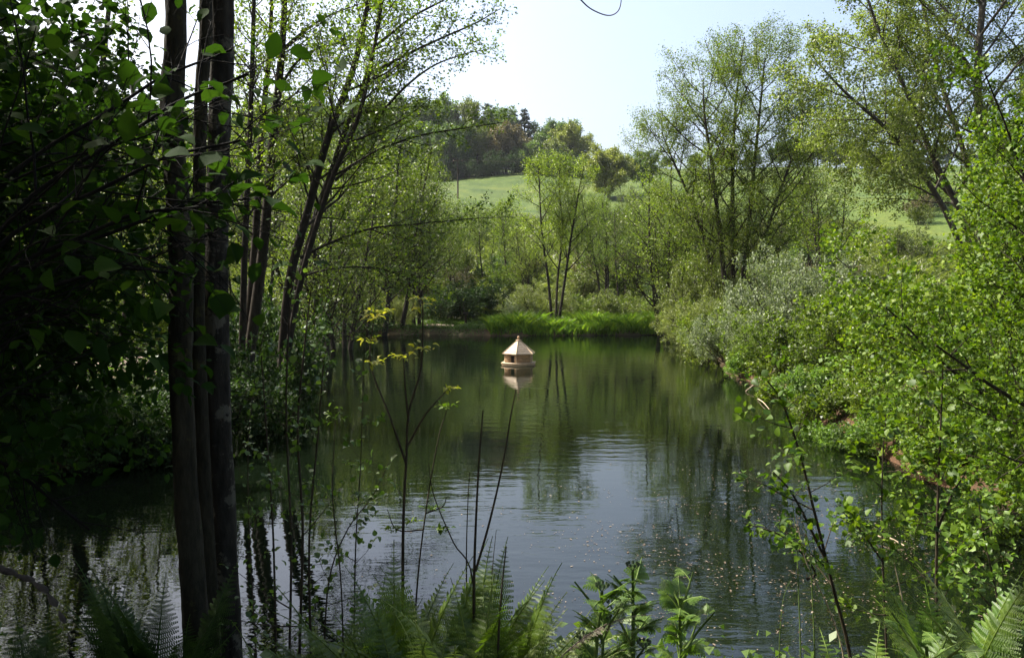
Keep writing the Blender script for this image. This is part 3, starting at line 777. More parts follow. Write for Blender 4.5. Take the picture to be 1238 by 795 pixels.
for k in range(6):
    p, q = Vector((*hexp(.49, k), 0)), Vector((*hexp(.49, k + 1), 0))
    t = (q - p).normalized(); nrm = Vector((t.y, -t.x, 0)); Lw = (q - p).length
    rot = Matrix.Rotation(math.atan2(t.y, t.x), 4, 'Z')
    if k == 0:   # wall with the doorway next to the front corner
        segs = [(0, .54, 0, 1), (.86, 1, 0, 1), (.54, .86, .80, 1)]
    else: segs = [(0, 1, 0, 1)]
    for u0, u1, v0, v1 in segs:
        nb = 5
        for j in range(nb):
            a_, c_ = max(v0, j / nb), min(v1, (j + 1) / nb)
            if c_ - a_ < .02: continue
            mid = p + t * Lw * (u0 + u1) / 2 + nrm * (.004 * (j % 2))
            b.box(mid.x, mid.y, .091 + .289 * (a_ + c_) / 2, Lw * (u1 - u0) - .002, .02, .289 * (c_ - a_) - .004, rot)
b.build('wall', wl, dh)
b = MB(); b.prism([hexp(.44, k) for k in range(6)], .090, .37); b.build('dark_core', dk, dh)  # solid near-black block standing in for the shaded interior behind the doorway
b = MB()
for k in range(6):
    p, q = hexp(.492, k), hexp(.492, k)
    b.tube([(p[0], p[1], .090), (p[0], p[1], .38)], [.018, .018], 4)
b.build('corner_post', dl, dh)
nc_ = 6
for k in range(6):
    b = MB()
    for j in range(nc_):
        u0, u1 = j / nc_, (j + 1) / nc_
        r0, r1 = .58 * (1 - u0) + .07 * u0, .58 * (1 - u1) + .07 * u1
        z0, z1 = .375 + .42 * u0, .375 + .42 * u1
        p0, p1 = hexp(r0 + .006, k), hexp(r0 + .006, k + 1); q0, q1 = hexp(r1, k), hexp(r1, k + 1)
        # scalloped lower edge of a shingle course
        nseg = max(2, 8 - j); vv = []; 
        for i in range(nseg * 2 + 1):
            t_ = i / (nseg * 2); dz = -.010 if i % 2 else 0
            vv.append((p0[0] + (p1[0] - p0[0]) * t_, p0[1] + (p1[1] - p0[1]) * t_, z0 + .012 + dz))
        n_ = len(vv)
        up_ = [(q1[0], q1[1], z1 + .002), (q0[0], q0[1], z1 + .002)]
        lo_ = [(x * .985, y * .985, z - .014) for x, y, z in vv]
        b.add(vv + up_ + lo_, [tuple(range(n_)) + (n_, n_ + 1)] + [(i + 1, i, n_ + 2 + i, n_ + 3 + i) for i in range(n_ - 1)])
    b.build('roof_panel', rl, dh)
b = MB()
for k in range(6):
    p, q = hexp(.592, k), hexp(.07, k)
    b.tube([(p[0], p[1], .386), (q[0], q[1], .806)], [.014, .012], 5)
b.build('ridge_strip', dl, dh)
b = MB(); b.prism([hexp(.10, k) for k in range(6)], .80, .832); b.build('roof_cap', dl, dh)
b = MB(); b.tube([(0, 0, .832), (0, 0, .85), (0, 0, .87), (0, 0, .90), (0, 0, .93), (0, 0, .95), (0, 0, .962)], [.03, .022, .035, .05, .045, .028, .004], 12); b.build('finial', wl, dh, True)

# little post on the far bank
g = G(563, 46.2)
po = empty('wooden_post', g); tag(po, 'short dark wooden post at the water edge by the far path', 'post')
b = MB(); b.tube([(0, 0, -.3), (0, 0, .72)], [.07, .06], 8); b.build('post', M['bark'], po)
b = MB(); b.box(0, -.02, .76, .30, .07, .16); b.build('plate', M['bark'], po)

# ------------------------------------------------------------------ far bank grass (countless blades) and ground cover
def blades(name, label, cat, pts, h, w, mat, seed, lean=.35, uneven=0):
    rng = np.random.default_rng(seed); N = len(pts)
    P = np.asarray(pts, float); a = rng.uniform(0, 6.28, N); H = h * rng.uniform(.5, 1.25, N) * (1 + uneven * np.sin(P[:, 0] * 2.3 + np.sin(P[:, 1] * 3 + P[:, 0] * .7) * 1.5) * np.sin(P[:, 0] * .9 + 1))
    S = np.stack([np.cos(a), np.sin(a), 0 * a], 1); Ln = rng.normal(0, lean, (N, 3)); Ln[:, 2] = 1
    mid = P + Ln * (H * .55)[:, None]; Ln2 = Ln * 1.0; Ln2[:, :2] *= 2.0; top = P + Ln2 * H[:, None]
    w_ = w * rng.uniform(.6, 1.3, N)
    Vv = np.stack([P - S * w_[:, None] * .5, P + S * w_[:, None] * .5, mid + S * w_[:, None] * .45, top, mid - S * w_[:, None] * .45], 1)
    fl = (np.arange(N)[:, None] * 5 + np.arange(5)[None, :]).ravel()
    me = mesh_np(name, Vv.reshape(-1, 3), fl, np.full(N, 5), rng.uniform(0, 1, N))
    o = link(name, me, None, mat); return tag(o, label, cat, None, 'stuff')
rng = np.random.default_rng(5)
xx = rng.uniform(-1.2, 9.6, 26000); yy = rng.uniform(43.3, 48.5, 26000)
k_ = pond_sdf(xx, yy); ok = (k_ > -0.05) & ((k_ < 2.6) | (rng.random(26000) < .4)); xx, yy = xx[ok], yy[ok]
blades('bank_grass', 'lush sunlit grass and herbs overhanging the far bank', 'grass', np.stack([xx, yy, ground(xx, yy) + .05], 1), .52, .050, M['grass_leaf'], 6, .35, .6)
xx = rng.uniform(-13, -1, 16000); yy = rng.uniform(43.5, 50, 16000)
k_ = pond_sdf(xx, yy); ok = (k_ > 0.25); xx, yy = xx[ok], yy[ok]
ok = np.abs(yy - 46.6) > 1.0; xx, yy = xx[ok], yy[ok]
blades('short_grass', 'short green grass beside the far path', 'grass', np.stack([xx, yy, ground(xx, yy)], 1), .20, .03, M['cover_leaf'], 7)
xx = rng.uniform(-40, 45, 60000); yy = rng.uniform(50, 115, 60000)
blades('rough_grass', 'rough tussocky growth over the valley slope', 'grass', np.stack([xx, yy, ground(xx, yy)], 1), .75, .16, M['pale_leaf'], 8, .5)
def cover(name, label, n, x0, x1, y0, y1, dmin, dmax, h, size, mat, seed):
    rng = np.random.default_rng(seed)
    x = rng.uniform(x0, x1, n); y = rng.uniform(y0, y1, n); d = pond_sdf(x, y)
    clump = np.sin(x * 2.1 + 1.3 * np.sin(y * 1.7)) * np.sin(y * 1.9 + np.sin(x * 1.2)) * .5 + .5
    ok = (d > dmin) & (d < dmax) & (rng.random(n) < .25 + .75 * clump)
    x, y, clump = x[ok], y[ok], clump[ok]; m_ = len(x)
    P = np.stack([x, y, ground(x, y) + rng.random(m_) ** 1.5 * h * (.25 + clump)], 1)
    v, f, z, a = leaf_geo(P, rng.normal(0, 1, (m_, 3)), size, rng, up=.8)
    return tag(link(name, mesh_np(name, v, f, z, a), None, M[mat]), label, 'undergrowth', None, 'stuff')
cover('bank_plants', 'leafy plants and litter hiding the earth of the far left bank', 26000, -14, -1.5, 40, 46, -.1, 1.3, .35, .09, 'cover_leaf', 14)
cover('undergrowth', 'tangled undergrowth of small leaves along the left bank', 60000, -22, -4, 10.5, 44, .0, 9, .7, .10, 'cover_leaf', 11)
cover('bank_herbs', 'low leafy herbs covering the right bank', 90000, 5, 17, 5, 44, .12, 8, .7, .09, 'herb_leaf', 12)
cover('near_herbs', 'dark low herbs on the near bank at the photographer\'s feet', 12000, -8, 7, 2.3, 5, .05, 4, .35, .06, 'cover_leaf', 13)

# ------------------------------------------------------------------ left: leaning alders
loc = G(330, 15.5)
SL = dict(S_ALDER, n=(20, 7, 5), ratio=(.22, .45, .42), t0=(.25, .15, .15), ang=(48, 42, 40), slim=.012, rmin=.004)
SB = dict(SL); SB.update(max=3, n=(0, 18, 6), t0=(.2, .08, .15), ratio=(.2, .28, .42))
def limb(P, pts, r0, r1, Yd):
    q = smooth_path([W(a, b_, Yd + c) - loc for a, b_, c in pts], 5)
    rad = [r0 + (r1 - r0) * i / (len(q) - 1) for i in range(len(q))]
    P.tube(q, rad, 1); L = sum((q[i + 1] - q[i]).length for i in range(len(q) - 1))
    P.leafseg(q, .5); P.kids(q, rad, L, 1, SB)
def limbs1(P):
    for pts, r0 in (([(363, 312, 0), (400, 293, 0), (450, 276, 0), (500, 271, -.1), (560, 265, -.2), (618, 262, -.2)], .05),
                ([(357, 337, 0), (400, 325, 0), (455, 324, .2), (500, 340, .3), (545, 362, .3)], .04),
                ([(405, 218, 0), (440, 190, 0), (500, 166, -.2), (560, 155, -.4), (608, 148, -.5)], .05),
                ([(440, 95, 0), (480, 72, 0), (530, 48, 0), (575, 28, -.3), (606, 10, -.4)], .06),
                ([(445, 160, 0), (480, 115, .2), (520, 82, .4), (560, 66, .6), (600, 58, .8)], .05),
                ([(455, 55, 0), (500, 20, 0), (550, -8, 0), (600, -50, 0)], .05),
                ([(395, 165, 0), (430, 140, 0), (480, 130, .3), (530, 128, .4)], .04)):
        limb(P, pts, r0 * .6, .005, 15)
hero_tree('leaning_alder', 'dark multi-stemmed alder leaning right over the left side of the pond', 'tree', [
    (T([(340, 445, 0), (350, 340, 0), (372, 255, 0), (397, 165, 0), (425, 90, .2), (440, 30, .3), (448, -30, .3), (455, -160, .4)], 15), .095, .03),
    (T([(338, 445, .3), (358, 350, .5), (392, 235, .8), (420, 150, 1), (440, 100, 1.2), (455, 40, 1.3), (462, -60, 1.3)], 15), .08, .02),
    (T([(345, 440, -.3), (366, 330, -.4), (400, 220, -.6), (432, 145, -.8), (448, 80, -.9), (462, 0, -1), (470, -90, -1)], 15), .06, .02)],
    SL, 24000, .055, .06, 'young_leaf', 'bark', 71, loc, None, limbs1)
loc = G(296, 16)
def limbs2(P):
    for pts, r0 in (([(340, 62, 0), (368, 38, 0), (400, 18, 0), (445, 2, -.2)], .06), ([(338, 105, 0), (366, 68, 0), (400, 55, .2), (440, 44, .3)], .05), ([(325, 215, 0), (350, 190, 0), (395, 205, 0), (440, 215, 0)], .04)):
        limb(P, pts, r0 * .65, .005, 16)
hero_tree('upright_alder', 'cluster of upright dark alder stems just right of the foreground trunks', 'tree', [
    (T([(300, 440, 0), (318, 300, 0), (330, 170, 0), (340, 70, 0), (344, 0, 0), (348, -140, 0)], 16), .115, .04),
    (T([(296, 440, .3), (308, 300, .4), (316, 160, .5), (326, 60, .5), (330, -60, .5)], 16), .095, .03),
    (T([(292, 440, -.3), (296, 300, -.6), (302, 160, -.8), (306, 40, -1), (308, -80, -1)], 16), .07, .03)],
    SL, 15000, .055, .06, 'young_leaf', 'bark', 72, loc, None, limbs2)
# left bank bushes and dark trunk
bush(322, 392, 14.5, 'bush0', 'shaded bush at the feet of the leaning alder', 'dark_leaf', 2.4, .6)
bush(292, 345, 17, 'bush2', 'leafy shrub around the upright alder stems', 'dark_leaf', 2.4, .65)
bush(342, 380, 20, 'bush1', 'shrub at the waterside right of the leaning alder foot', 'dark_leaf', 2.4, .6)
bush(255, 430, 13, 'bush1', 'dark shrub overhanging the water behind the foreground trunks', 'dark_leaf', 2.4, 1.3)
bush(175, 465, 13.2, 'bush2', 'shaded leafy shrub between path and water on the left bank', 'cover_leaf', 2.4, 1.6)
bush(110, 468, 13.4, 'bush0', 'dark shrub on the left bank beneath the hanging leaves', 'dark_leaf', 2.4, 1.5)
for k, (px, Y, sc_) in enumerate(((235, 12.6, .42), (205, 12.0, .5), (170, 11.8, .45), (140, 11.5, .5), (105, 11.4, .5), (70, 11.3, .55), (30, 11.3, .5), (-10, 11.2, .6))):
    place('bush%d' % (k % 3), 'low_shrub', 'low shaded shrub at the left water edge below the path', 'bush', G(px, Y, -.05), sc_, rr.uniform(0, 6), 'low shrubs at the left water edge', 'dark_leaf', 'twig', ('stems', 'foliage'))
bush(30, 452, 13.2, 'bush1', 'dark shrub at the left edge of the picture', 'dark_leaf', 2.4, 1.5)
bush(215, 360, 26, 'bush0', 'sunlit bush beyond the left path', 'young_leaf', 2.4, 1.2)
bush(150, 372, 27, 'bush2', 'bright sunlit bush beyond the path bend', 'bright_leaf', 2.4, 1.4)
bush(100, 340, 30, 'bush1', 'tall sunlit bush far behind the dark leaves', 'young_leaf', 2.4, 1.2)
bush(40, 362, 28, 'bush0', 'sunlit bush at the far left beyond the path', 'bright_leaf', 2.4, 1.2)
bush(265, 350, 24, 'bush1', 'sunlit shrub glimpsed between the foreground trunks', 'young_leaf', 2.4, 1.1)
loc = G(78, 14.5)
hero_tree('leaning_tree', 'dark trunk leaning over the left path behind the hanging leaves', 'tree', [
    (T([(72, 478, 0), (82, 400, 0), (92, 330, 0), (110, 240, .4), (120, 120, .8), (135, -20, 1)], 14.5), .14, .04),
    (T([(92, 330, 0), (70, 240, .2), (40, 140, .4), (20, 20, .6)], 14.5), .07, .02)],
    SL, 4000, .08, .08, 'alder_leaf', 'bark', 73, loc)
for px, top, Y, key, lab in ((20, 95, 19, 'alder0', 'tall leafy tree beyond the left path'), (135, 110, 25, 'alder2', 'tree standing behind the bend of the left path'), (228, 170, 24, 'alder1', 'tree behind the twin foreground trunks'), (185, 150, 32, 'thin1', 'slim tree by the left path seen between leaves'), (70, 100, 30, 'alder1', 'leafy tree deep behind the dark hanging leaves')):
    g = G(px, Y); s = (W(px, top, Y).z - g.z) / NAT[key]
    place(key, 'background_tree', lab, 'tree', g, s, rr.uniform(0, 6), 'trees along the left path', 'alder_leaf')

# ------------------------------------------------------------------ foreground trunks
def gt(pts, Y): return [W(a, b_, Y) for a, b_ in pts]
SF = dict(max=3, leaf=2, seg=(8, 8, 6, 4), wob=(.05, .12, .16, .2), up=(.03, .03, .02, 0), n=(16, 7, 4), t0=(.70, .15, .15), ang=(55, 45, 42), ratio=(.17, .42, .42), shape=(flat, half, half), slim=.014, rmin=.005)
def fore_trunk(name, label, pts, Y, r0, r1, topz, bark, seed, N=6000, leafy=True, S=SF):
    q = gt(pts, Y); base = q[0].copy(); base.z = min(base.z, gz(base.x, base.y)) - .05
    full = [base] + q
    t = (q[-1] - q[-2]).normalized(); e = q[-1].copy()
    while e.z < topz: e = e + (t + Vector((-.12, -.05, 1))).normalized() * 1.0; full.append(e.copy())
    P = Plant(seed); P.stem([p - base for p in full], r0 * .6, r1 * .6, S)
    Q = smooth_path([p - base for p in full], 26); n_ = len(Q); ns = 30
    rad = [r0 + (r1 - r0) * i / n_ + .035 * math.exp(-i / 18) for i in range(n_)]
    v, f, z = tube_np(Q, rad, ns)
    c = np.repeat(np.array([tuple(q) for q in Q]), ns, 0); dv = v - c
    for i in range(len(v)):
        a_ = (i % ns) / ns * 6.283; zz = c[i][2]
        h = noise3.noise(Vector((math.cos(a_) * 1.1, math.sin(a_) * 1.1, zz * 2.6 + seed))) * .13 + noise3.noise(Vector((math.cos(a_) * 3.2, math.sin(a_) * 3.2, zz * 9))) * .08 + noise3.noise(Vector((math.cos(a_) * 7, math.sin(a_) * 7, zz * 16))) * .05
        dv[i] *= 1 + h
    P.tb.add_np(c + dv, f, z)
    o = empty(name, base); tag(o, label, 'tree')
    link('trunk', P.woodmesh('trunk'), o, M[bark])
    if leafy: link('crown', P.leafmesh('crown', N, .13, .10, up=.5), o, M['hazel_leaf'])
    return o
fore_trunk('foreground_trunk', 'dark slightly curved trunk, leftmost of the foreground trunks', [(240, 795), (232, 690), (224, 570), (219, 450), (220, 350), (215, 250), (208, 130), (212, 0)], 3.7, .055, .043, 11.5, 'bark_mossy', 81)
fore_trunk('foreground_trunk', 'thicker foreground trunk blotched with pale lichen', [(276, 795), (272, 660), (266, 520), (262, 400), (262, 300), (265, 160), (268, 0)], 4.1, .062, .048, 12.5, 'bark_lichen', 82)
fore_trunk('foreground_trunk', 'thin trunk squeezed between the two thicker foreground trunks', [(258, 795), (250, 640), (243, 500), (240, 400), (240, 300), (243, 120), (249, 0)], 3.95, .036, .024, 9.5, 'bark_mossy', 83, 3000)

# unseen trees left of and behind the camera, added to shade the near bank
SO = dict(S_ROUND, max=3, n=(20, 9, 5), t0=(.30, .2, .2), ratio=(.40, .42, .42))
def shade_tree(x, y, H, seed, label, N=26000):
    P = Plant(seed); P.grow((0, 0, -.2), (0.03, 0.02, 1), H, .22, 0, SO)
    o = empty('unseen_shade_tree', (x, y, gz(x, y))); tag(o, label, 'tree', 'unseen trees shading the near bank')
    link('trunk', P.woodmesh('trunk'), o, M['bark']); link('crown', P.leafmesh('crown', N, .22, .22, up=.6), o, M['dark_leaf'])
for k, (x, y, H) in enumerate(((-8.4, 5.0, 9), (-10.2, 8.4, 9), (-13.0, 7.6, 11), (-7.4, .4, 9), (-10.5, -1.5, 10), (-3.0, -3.0, 10), (2.8, -5.0, 10), (-13.5, 4.0, 11), (-13.0, 11.5, 9), (-1, -9, 11), (8, -8, 10))):
    shade_tree(x, y, H, 200 + k, 'unseen leafy tree added to shade the near bank')

# ------------------------------------------------------------------ hanging hazel leaves, top left
SH = dict(max=3, leaf=1, seg=(9, 7, 5, 3), wob=(.08, .14, .18, .2), up=(.02, .0, -.01, -.02), n=(12, 7, 4), t0=(.2, .15, .15), ang=(45, 42, 42), ratio=(.33, .45, .45), shape=(half, half, half), slim=.009, rmin=.0025)
def hazel(name, label, base, tips, N, size, seed, r=.009, leaf='hazel_leaf'):
    P = Plant(seed)
    for tp in tips:
        a = Vector((P.r.uniform(-.1, .1), P.r.uniform(-.1, .1), 0)); e = tp - base
        m1 = a.lerp(e, .35) + Vector((-.25, 0, .75)); m2 = a.lerp(e, .72) + Vector((-.08, 0, .45))
        P.stem([a, m1, m2, e], r, .004, SH)
        P.leafseg(smooth_path([a, m1, m2, e], 4), .45)
    o = empty(name, base); tag(o, label, 'bush')
    link('stems', P.woodmesh('stems'), o, M['bark_shaded']); link('foliage', P.leafmesh('foliage', N, size, .045, hi=True, up=.6, wid=.40, rand=.7), o, M[leaf])
    return o
hazel('hazel_bush', 'large dark hazel bush with broad leaves filling the left edge', Vector((-4.1, 3.2, gz(-4.1, 3.2))),
      [W(40, 80, 3.3), W(110, 40, 3.6), W(150, 190, 3.3), W(60, 250, 3.0), W(180, 300, 3.5), W(120, 380, 3.0), W(60, 480, 3.2), W(30, 540, 3.6), W(-20, 160, 3.2), W(-10, 350, 3.0), W(150, 430, 3.9), W(-40, 560, 3.4), W(90, 150, 2.8), W(30, 420, 2.9), W(10, 20, 3.1), W(70, 100, 3.6), W(30, 200, 3.3), W(130, 120, 3.8), W(100, 290, 3.4), W(140, 340, 3.7), W(50, 340, 3.2), W(170, 240, 4.0), W(110, 440, 3.5), W(20, 480, 3.4)], 17000, .057, 91)
hazel('hazel_bush', 'second hazel spreading shaded leaves farther back at the left edge', Vector((-5.2, 5.2, gz(-5.2, 5.2))),
      [W(20, 120, 5), W(80, 200, 5.2), W(-20, 300, 4.6), W(60, 420, 5.2), W(120, 330, 5.6), W(10, 520, 5), W(140, 90, 5.5), W(-60, 50, 5), W(90, 20, 5.2), W(-60, 480, 5), W(170, 470, 6.2), W(-10, 590, 5.6), W(130, 470, 7)], 14000, .062, 92)
hazel('hazel_branch', 'leafy hazel shoot crossing in front of the foreground trunks', Vector((-1.75, 2.2, 0.9)),
      [W(300, 90, 2.9), W(290, 170, 2.8), W(280, 60, 3.1), W(240, 250, 2.6), W(215, 330, 2.7), W(300, 240, 3.0)], 420, .075, 93, .010)
hazel('hazel_branch', 'small leafy twig hanging over the water at lower left', Vector((-2.1, 2.2, 1.15)), [W(108, 640, 2.8), W(95, 628, 2.8)], 26, .075, 94, .004)

# leaning trunk's reflection in the water, lower left, shaped as a dark branch
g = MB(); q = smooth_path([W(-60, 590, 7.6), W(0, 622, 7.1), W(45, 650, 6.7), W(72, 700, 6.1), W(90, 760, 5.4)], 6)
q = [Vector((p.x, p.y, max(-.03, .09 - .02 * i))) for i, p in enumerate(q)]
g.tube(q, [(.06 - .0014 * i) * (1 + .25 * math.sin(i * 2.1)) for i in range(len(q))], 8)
tag(g.build('trunk_reflection', M['bark_shaded'], None, True), 'reflection of the leaning trunk, shaped as a dark branch at lower left', 'branch')

# ------------------------------------------------------------------ thin shoots
def shoot(name, label, stems, Y, r, mat, leaf=None, N=0, size=.03, seed=1, S=None, cat='sapling', group=None, spread=.015, up=.6, **kw):
    """stems: list of pixel polylines (x, y[, dY]) from base to tip"""
    P = Plant(seed)
    b0 = W(stems[0][0][0], stems[0][0][1], Y); base = Vector((b0.x, b0.y, gz(b0.x, b0.y)))
    for i, st in enumerate(stems):
        q = [W(p[0], p[1], Y + (p[2] if len(p) > 2 else 0)) - base for p in st]
        if i == 0 or st[0][1] >= 790: q = [Vector((q[0].x, q[0].y, min(-.02, q[0].z - .05)))] + q
        rr_ = r * (1 if i == 0 else .75)
        P.stem(q, rr_, rr_ * .35, S, 1 if S else 2)
        P.leafseg(smooth_path(q, 4), .35)
    o = empty(name, base); tag(o, label, cat, group)
    link('stem', P.woodmesh('stem'), o, M[mat])
    if N: link('foliage', P.leafmesh('foliage', N, size, spread, hi=True, up=up, **kw), o, M[leaf])
    return o
SS = dict(max=3, leaf=2, seg=(6, 6, 5, 4), wob=(.05, .1, .14, .2), up=(.02, .02, .03, .02), n=(0, 13, 3), t0=(.2, .3, .25), ang=(50, 58, 45), ratio=(.3, .24, .4), shape=(half, half, half), slim=.010, rmin=.0014)
shoot('sapling', 'dark slanting sapling with small toothed leaves at lower right', [[(1028, 795), (1006, 705), (985, 620), (966, 545), (945, 485), (926, 458)], [(975, 700), (985, 690), (950, 650), (900, 632)], [(1000, 680), (960, 600), (935, 570)]], 3.4, .009, 'twig', 'bright_leaf', 420, .036, 301, SS)
shoot('sapling', 'straight upright sapling with pale top at lower right', [[(1133, 795), (1132, 700), (1134, 600), (1137, 520), (1140, 445)], [(1133, 640), (1150, 600), (1168, 570)]], 3.3, .008, 'twig', 'bright_leaf', 420, .036, 302, SS)
shoot('sapling', 'thin leafy sapling between the slanting and upright ones', [[(1072, 795), (1068, 700), (1066, 620), (1068, 540), (1072, 500)], [(1068, 680), (1040, 640), (1010, 610)]], 3.6, .006, 'twig', 'bright_leaf', 420, .034, 303, SS)
shoot('sapling', 'leafy sapling at the right edge above the ferns', [[(1215, 795), (1205, 720), (1190, 650), (1182, 600)], [(1205, 740), (1170, 700), (1150, 660)]], 3.9, .006, 'twig', 'herb_leaf', 300, .036, 304, SS)
shoot('dead_stalk', 'pale broken stalk leaning beside the upright sapling', [[(1100, 775), (1090, 720), (1081, 680)]], 3.2, .005, 'twig_pale', cat='stalk', seed=305)
shoot('dead_stalk', 'bleached stalk slanting behind the slanting sapling', [[(1020, 795), (1000, 730), (975, 680), (962, 620)]], 3.3, .004, 'twig_pale', 'dead', 40, .012, cat='stalk', seed=306)
shoot('grass_stalk', 'tall green stalk with a seeding tip beside the slanting sapling', [[(968, 795), (965, 700), (962, 640), (958, 608)]], 3.3, .004, 'green_stem', 'dead', 50, .010, cat='stalk', seed=307)
shoot('grass_stalk', 'green grass stalk left of the slanting sapling', [[(942, 795), (944, 750), (948, 720), (956, 700)]], 3.3, .003, 'green_stem', 'dead', 30, .010, cat='stalk', seed=308)
shoot('grass_stalk', 'green stalk with drooping brown tip close to the saplings', [[(985, 795), (982, 720), (978, 660), (970, 630)]], 3.25, .004, 'green_stem', 'dead', 50, .010, cat='stalk', seed=309)
# elder shoots in the middle
def elder(name, label, stems, Y, r, tips, seed, leaf='elder_tip', size=.038):
    o = shoot(name, label, stems, Y, r, 'twig', None, 0, seed=seed, cat='shoot')
    rng = np.random.default_rng(seed)
    for (px, py) in tips:
        Ps = []; Ds = []
        c = W(px, py, Y) - o.location
        for k in range(rng.integers(6, 10)):
            a = rng.uniform(0, 6.28); d = np.array([math.cos(a), math.sin(a) * .6, rng.uniform(-.15, .5)])
            for t_ in (.0, .02, .04):
                Ps.append(np.array(c) + d * t_ + rng.normal(0, .004, 3)); Ds.append(d + rng.normal(0, .4, 3))
        v, f, z, a = leaf_geo(np.array(Ps), np.array(Ds), size * .62, rng, up=1, hi=True, wid=.3, rand=.2, droop=.0)
        link('leaf_tip', mesh_np('leaf_tip', v, f, z, a), o, M[leaf])
    return o
elder('elder_shoot', 'tall shoot topped with yellow leaves in front of the far bank', [[(487, 700), (488, 620), (491, 560), (494, 500), (508, 450), (511, 410), (511, 362)], [(491, 560), (470, 500), (448, 440), (452, 385)], [(492, 540), (515, 500), (540, 472)], [(494, 510), (490, 470), (488, 434)]], 3.2, .007, [(511, 362), (508, 372), (452, 385), (458, 378), (540, 470), (488, 432), (511, 422), (446, 412), (450, 440)], 311)
elder('elder_shoot', 'thin shoot with green tips curving beside the tallest shoot', [[(500, 795), (505, 700), (516, 610), (530, 530), (540, 496)], [(512, 640), (480, 640), (468, 615)], [(515, 620), (535, 612), (540, 600)]], 3.3, .005, [(540, 492), (476, 640), (520, 615), (530, 640), (498, 630)], 312, 'bright_leaf')
elder('elder_shoot', 'small shoot with fresh yellow-green leaf pair left of the shoots', [[(415, 795), (412, 700), (402, 600), (404, 540), (406, 506)]], 3.3, .004, [(406, 505), (420, 560)], 313, 'bright_leaf')
shoot('bare_stem', 'bare upright dead stem rising out of the ferns', [[(573, 720), (575, 640), (579, 560), (584, 496)], [(575, 690), (592, 630), (608, 560), (618, 500), (624, 470)]], 3.1, .007, 'twig', cat='stem', seed=314)
shoot('bare_stem', 'short bare stick standing in front of the ferns', [[(602, 795), (606, 720), (612, 660)]], 2.8, .006, 'twig', cat='stem', seed=315)
shoot('bare_stem', 'thin arching bare stem among the shoots', [[(572, 705), (548, 655), (525, 600), (518, 560)]], 3.15, .004, 'twig', cat='stem', seed=316)
shoot('bare_stem', 'thin bare stem beside the upright dead one', [[(564, 720), (564, 660), (566, 600), (568, 570)]], 3.4, .004, 'twig', cat='stem', seed=317)
shoot('bare_stem', 'shortest thin bare stem over the water', [[(594, 720), (596, 680), (600, 640)]], 3.3, .003, 'twig', cat='stem', seed=318)
ST = dict(SS, n=(0, 9, 3), ratio=(.3, .16, .4), t0=(.2, .2, .25))
for k, (st, Y) in enumerate((([(350, 795), (352, 650), (346, 500), (350, 380), (356, 300)], 3.9), ([(362, 795), (366, 640), (360, 520), (368, 420), (376, 350)], 3.5), ([(376, 795), (374, 650), (385, 520), (392, 430)], 3.7), ([(334, 795), (330, 640), (322, 520), (316, 430)], 4.2), ([(428, 795), (430, 660), (436, 560), (440, 430)], 3.6), ([(392, 795), (398, 700), (420, 640), (450, 600), (470, 560)], 3.4), ([(310, 795), (302, 660), (300, 540), (308, 460)], 4.4))):
    shoot('willow_shoot', ('thin dark willow shoot rising right of the foreground trunks', ), [st], Y, .008 if k < 4 else .005, 'twig', 'cover_leaf', 130, .030, 320 + k, ST, 'shoot', 'thin shoots right of the foreground trunks') if False else \
    tag(shoot('willow_shoot', 'thin dark upright shoot with sparse leaves right of the foreground trunks', [st], Y, .008 if k < 4 else .005, 'twig', 'cover_leaf', 130, .030, 320 + k, ST, 'shoot', 'thin shoots right of the foreground trunks'))
# hanging twig at the top
g = MB(); q = smooth_path([W(640, -70, 3), W(680, -25, 3), W(702, 0, 3), (W(716, 12, 3)), W(735, 19, 3), W(747, 14, 3), W(751, 0, 3), W(748, -14, 3)], 5)
g.tube(q, [.0035 - .00006 * i for i in range(len(q))], 5)
q2 = smooth_path([W(640, -70, 3), W(520, -160, 3), W(400, -260, 3.2), W(300, -330, 3.9)], 5); g.tube(q2, [.004 + .0006 * i for i in range(len(q2))], 5)
tag(g.build('hanging_twig', M['twig_purple'], None, True), 'thin bare purplish twig curling into the sky at the top edge', 'twig')

